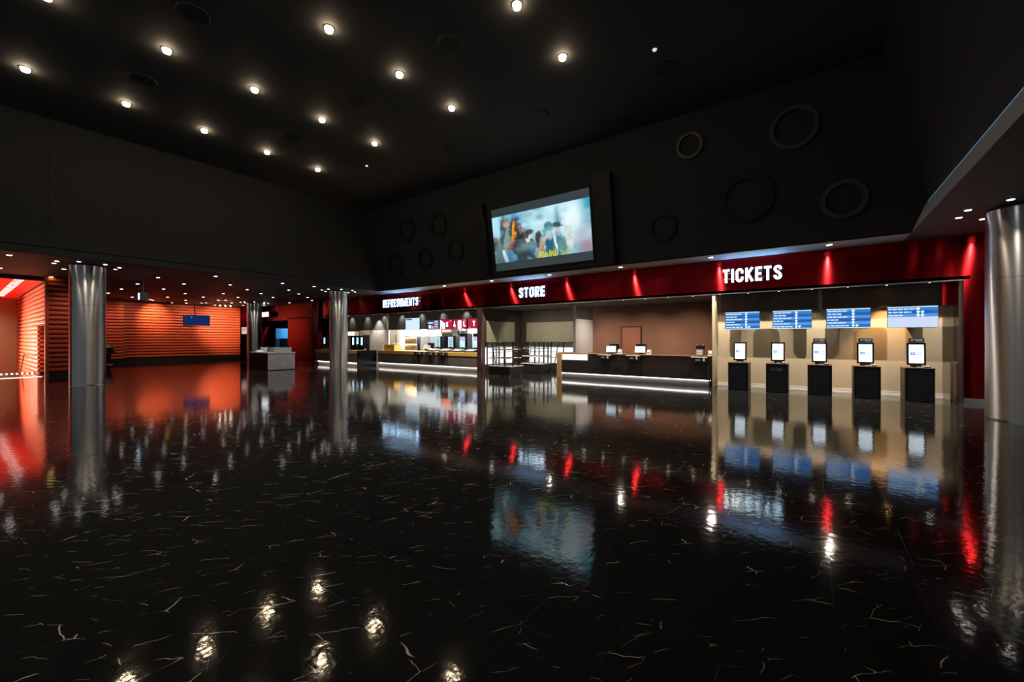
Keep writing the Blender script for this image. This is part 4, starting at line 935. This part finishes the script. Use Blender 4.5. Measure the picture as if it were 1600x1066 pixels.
# coffee machines of the bar
for k, (x, y) in enumerate(((-27.55, 15.45), (-24.0, 15.7))):
    t = thing('coffee_machine', ['black coffee machine with small blue display at the far left of the bar', 'wide black coffee machine with blue display right of the steel column'][k], 'coffee machine', (x, y, .80))
    w = .35 if k == 0 else .72
    MB().box(-w, w, 0, .5, 0, .92).obj('body', 'black_gloss', t, (0, 0, 0), .01)
    picture('display_panel', .22, .42, 8, 12, lambda u, v: (.25, .65, .95) if v > .25 else (.5, .8, .95), 'kiosk_print', t, (.1, -.004, .38))
    MB().box(-.1, .3, -.10, 0, .10, .14).obj('drip_tray', 'steel', t); MB().tube((.1, -.05, .30), (.1, -.05, .22), .03).obj('spout', 'steel', t)
    if k == 1:
        for x2 in (-.45, .5): MB().box(x2, x2+.14, -.012, 0, .32, .80).obj('side_light', 'exit_lit', t)
t = thing('milk_fridge', 'dark grey fridge with glass door beside the coffee machine', 'fridge', (-22.75, 15.6, .80)); MB().box(-.42, .42, 0, .5, 0, .98).obj('body', 'charcoal', t, (0, 0, 0), .008); MB().box(-.38, .38, -.012, 0, .05, .94).obj('glass_door', 'glass_dark', t); MB().box(-.2, -.05, -.03, -.012, .0, .10).obj('cup_stack', 'light_plastic', t)
t = thing('bar_shelf_counter', 'back counter of the bar under the coffee machines', 'counter', (-22.9, 15.75, 0)); MB().box(-5.4, 1.9, -.3, .5, 0, .76).obj('cabinet', 'counter_grey', t); MB().box(-5.42, 1.92, -.34, .5, .76, .80).obj('worktop', 'steel', t)
t = thing('bar_sign', 'dark framed bar sign with white panel and orange emblem', 'sign', (-25.7, 16.52, 1.68))
MB().box(-.75, .75, 0, .05, 0, .40).obj('frame', 'black_satin', t)
MB().box(-.68, .22, -.008, 0, .06, .34).obj('white_panel', 'panel_warm', t); MB().box(-.12, -.08, -.012, -.008, .12, .30).obj('stroke_mark', 'black_satin', t); MB().box(.30, .70, -.008, 0, .06, .34).obj('orange_panel', 'cabinet_lit', t); MB().box(.38, .62, -.012, -.008, .17, .22).obj('emblem', 'dark_brown', t)
# kitchen lighting panels, built into the shop ceiling behind the header
for x, e in ((-18.9, 240), (-16.2, 230), (-13.8, 240)): lamp('AREA', 'kitchen_panel_light', (x, 15.6, 2.89), e, (.90, .96, 1.0), (x, 16.0, 0), None, size=1.6, size_y=.8)
lamp('SPOT', 'stone_wall_fill', (-19.95, 14.22, 2.86), 260, (1, .94, .86), (-19.95, 14.42, 1.3), None, size=.03, angle=80, blend=.8)  # added fill spot, outside the fascia row, to whiten the stone wall
lamp('AREA', 'bar_panel_light', (-22.4, 15.3, 2.89), 90, (1, .93, .84), (-22.4, 15.8, 0), None, size=3.0, size_y=.6)
for x in (-10.9, -9.2): lamp('SPOT', 'store_fill', (x, 15.2, 2.88), 120, (1, .90, .76), (x, 17.0, .9), None, size=.03, angle=120, blend=1)  # unseen fill spots added to brighten the mottled store panels
lamp('SPOT', 'divider_fill', (-6.3, 15.9, 2.88), 150, (1, .86, .74), (-8.0, 16.4, 1.2), None, size=.03, angle=80, blend=1)  # unseen fill spot added to brighten the white store divider

# ================================================================== FOYER THINGS
dk = thing('information_desk', 'concrete clad information desk in front of the far column', 'desk', (-21.8, 9.5, 0))
MB().box(-1.0, 1.0, -.58, .65, .03, .80).obj('body', 'counter_dark', dk); MB().box(1.0, 1.03, -.6, .66, .03, .74).obj('end_slab', 'concrete', dk, (0, 0, 0), .004); MB().box(-1.02, 1.04, -.62, .68, .80, .86).obj('desk_top', 'concrete', dk, (0, 0, 0), .004)
MB().box(.98, 1.03, -.6, .66, .76, .80).obj('top_edge', 'concrete', dk); MB().box(-.98, 1.0, -.56, .63, 0, .03).obj('plinth', 'skirting_black', dk)
t = thing('raised_shelf', 'grey raised shelf board standing on the information desk', 'shelf', (-21.55, 9.75, .86)); MB().box(-.15, .45, -.42, .40, 0, .20).obj('hutch', 'concrete', t, (0, 0, 0), .004); MB().box(-.17, .47, -.44, .42, .20, .22).obj('lid', 'concrete', t)
t = thing('white_container', 'white tapered container on the left of the information desk', 'container', (-22.25, 9.35, .86)); MB().cyl(0, 0, 0, .21, .13, .18, 20).obj('tub', 'light_plastic', t); MB().cyl(0, 0, .21, .225, .19, .19, 20).obj('rim', 'white_paint', t)
t = thing('folded_cloth', 'small white heap beside the white container', 'cloth', (-22.0, 9.02, .86)); MB().cyl(0, 0, 0, .05, .2, .17, 14).obj('lower_fold', 'light_plastic', t); MB().cyl(-.03, .02, .05, .10, .16, .08, 14).obj('upper_fold', 'white_paint', t)
hd = thing('hanging_display', 'dark blue screen hanging on a pole before the orange wall', 'display', (-32.6, 9.6, 2.39), PI/2-.25)
MB().box(-.70, .70, -.03, .05, 0, .68).obj('housing', 'black_gloss', hd, (0, 0, 0), .005); MB().tube((-.1, .01, .68), (-.1, .01, 1.56), .03).obj('pole', 'steel', hd); MB().cyl(-.1, .01, 1.54, 1.56, .09, n=16).obj('ceiling_plate', 'steel', hd)
picture('display_panel', 1.36, .64, 34, 16, lambda u, v: (.004, .022, .11) if not (.28 < u < .31 and .75 < v < .9) else (.2, .3, .5), 'dim_print', hd, (0, -.034, .02))
ex = thing('hanging_exit_sign', 'small lit exit sign hanging edge on from the foyer ceiling', 'sign', (-22.8, 4.85, 3.14))
MB().box(-.11, .11, -.14, .14, 0, .31).obj('casing', 'light_plastic', ex); MB().box(-.10, .10, -.15, -.14, .02, .29).obj('lit_face', 'exit_lit', ex); MB().tube((0, 0, .31), (0, 0, .81), .012).obj('rod', 'steel', ex)
t = thing('black_stand', 'black rounded stand half hidden behind the leftmost column', 'stand', (-33.5, 5.52, 0))
MB().cyl(0, 0, 0, .05, .25, .22, 18).obj('foot', 'black_satin', t); MB().cyl(0, 0, .05, .60, .10, .16, 16).obj('stem', 'black_satin', t); MB().cyl(0, 0, .60, 1.0, .24, .28, 20).cyl(0, 0, 1.0, 1.22, .28, .12, 20).obj('hood', 'black_satin', t)
MB().tube((.0, .2, .85), (.15, .45, .62), .04).obj('side_arm', 'charcoal', t)
t = thing('floor_fixture', 'tiny pair of shiny metal brackets on the floor at the red wall', 'bracket', (-27.2, 13.9, 0))
MB().box(-.16, -.04, -.04, .04, 0, .03).box(-.16, -.12, -.04, .04, .03, .14).obj('plate', 'bright_steel', t); MB().box(.06, .16, -.04, .04, 0, .03).box(.12, .16, -.04, .04, .03, .14).obj('plate', 'bright_steel', t)

# ---- labels by place for the small lamps
ONES = ['first', 'second', 'third', 'fourth', 'fifth', 'sixth', 'seventh', 'eighth', 'ninth', 'tenth', 'eleventh', 'twelfth', 'thirteenth', 'fourteenth', 'fifteenth', 'sixteenth', 'seventeenth', 'eighteenth', 'nineteenth']
TENS = {20: 'twenty', 30: 'thirty', 40: 'forty'}
def ordinal(n):
    if n < 20: return ONES[n-1]
    t = n//10*10
    return {20: 'twentieth', 30: 'thirtieth', 40: 'fortieth'}[t] if n == t else TENS[t]+' '+ONES[n-t-1]
def relabel(pick, fmt, key):
    os_ = [o for o in S.objects if o.parent is None and pick(o)]
    os_.sort(key=key)
    for n, o in enumerate(os_): o['label'] = fmt % ordinal(n+1)
def sx(o):
    t = o.location[0]*Fv[0]+o.location[1]*Fv[1]; return (o.location[0]*Rv[0]+o.location[1]*Rv[1])/max(t, .1)
relabel(lambda o: o.get('label', '').startswith('small white downlight in low'), 'small white downlight in low foyer ceiling, %s from left among those off the columns', sx)
relabel(lambda o: o.name.startswith('slot_light'), 'short white bar light on red corridor ceiling, %s from the entrance', lambda o: -o.location[0])
for w_ in where: relabel(lambda o: o.get('group', '') == 'column downlights '+w_, 'small downlight in the ring '+w_+', %s from left', sx)
for w_ in ('the ticket kiosks', 'the ticket counter', 'the refreshments counter'):
    relabel(lambda o: o.get('label', '') == 'pinpoint spot under the red fascia above '+w_, 'pinpoint spot under red fascia above '+w_+', %s from left', sx)
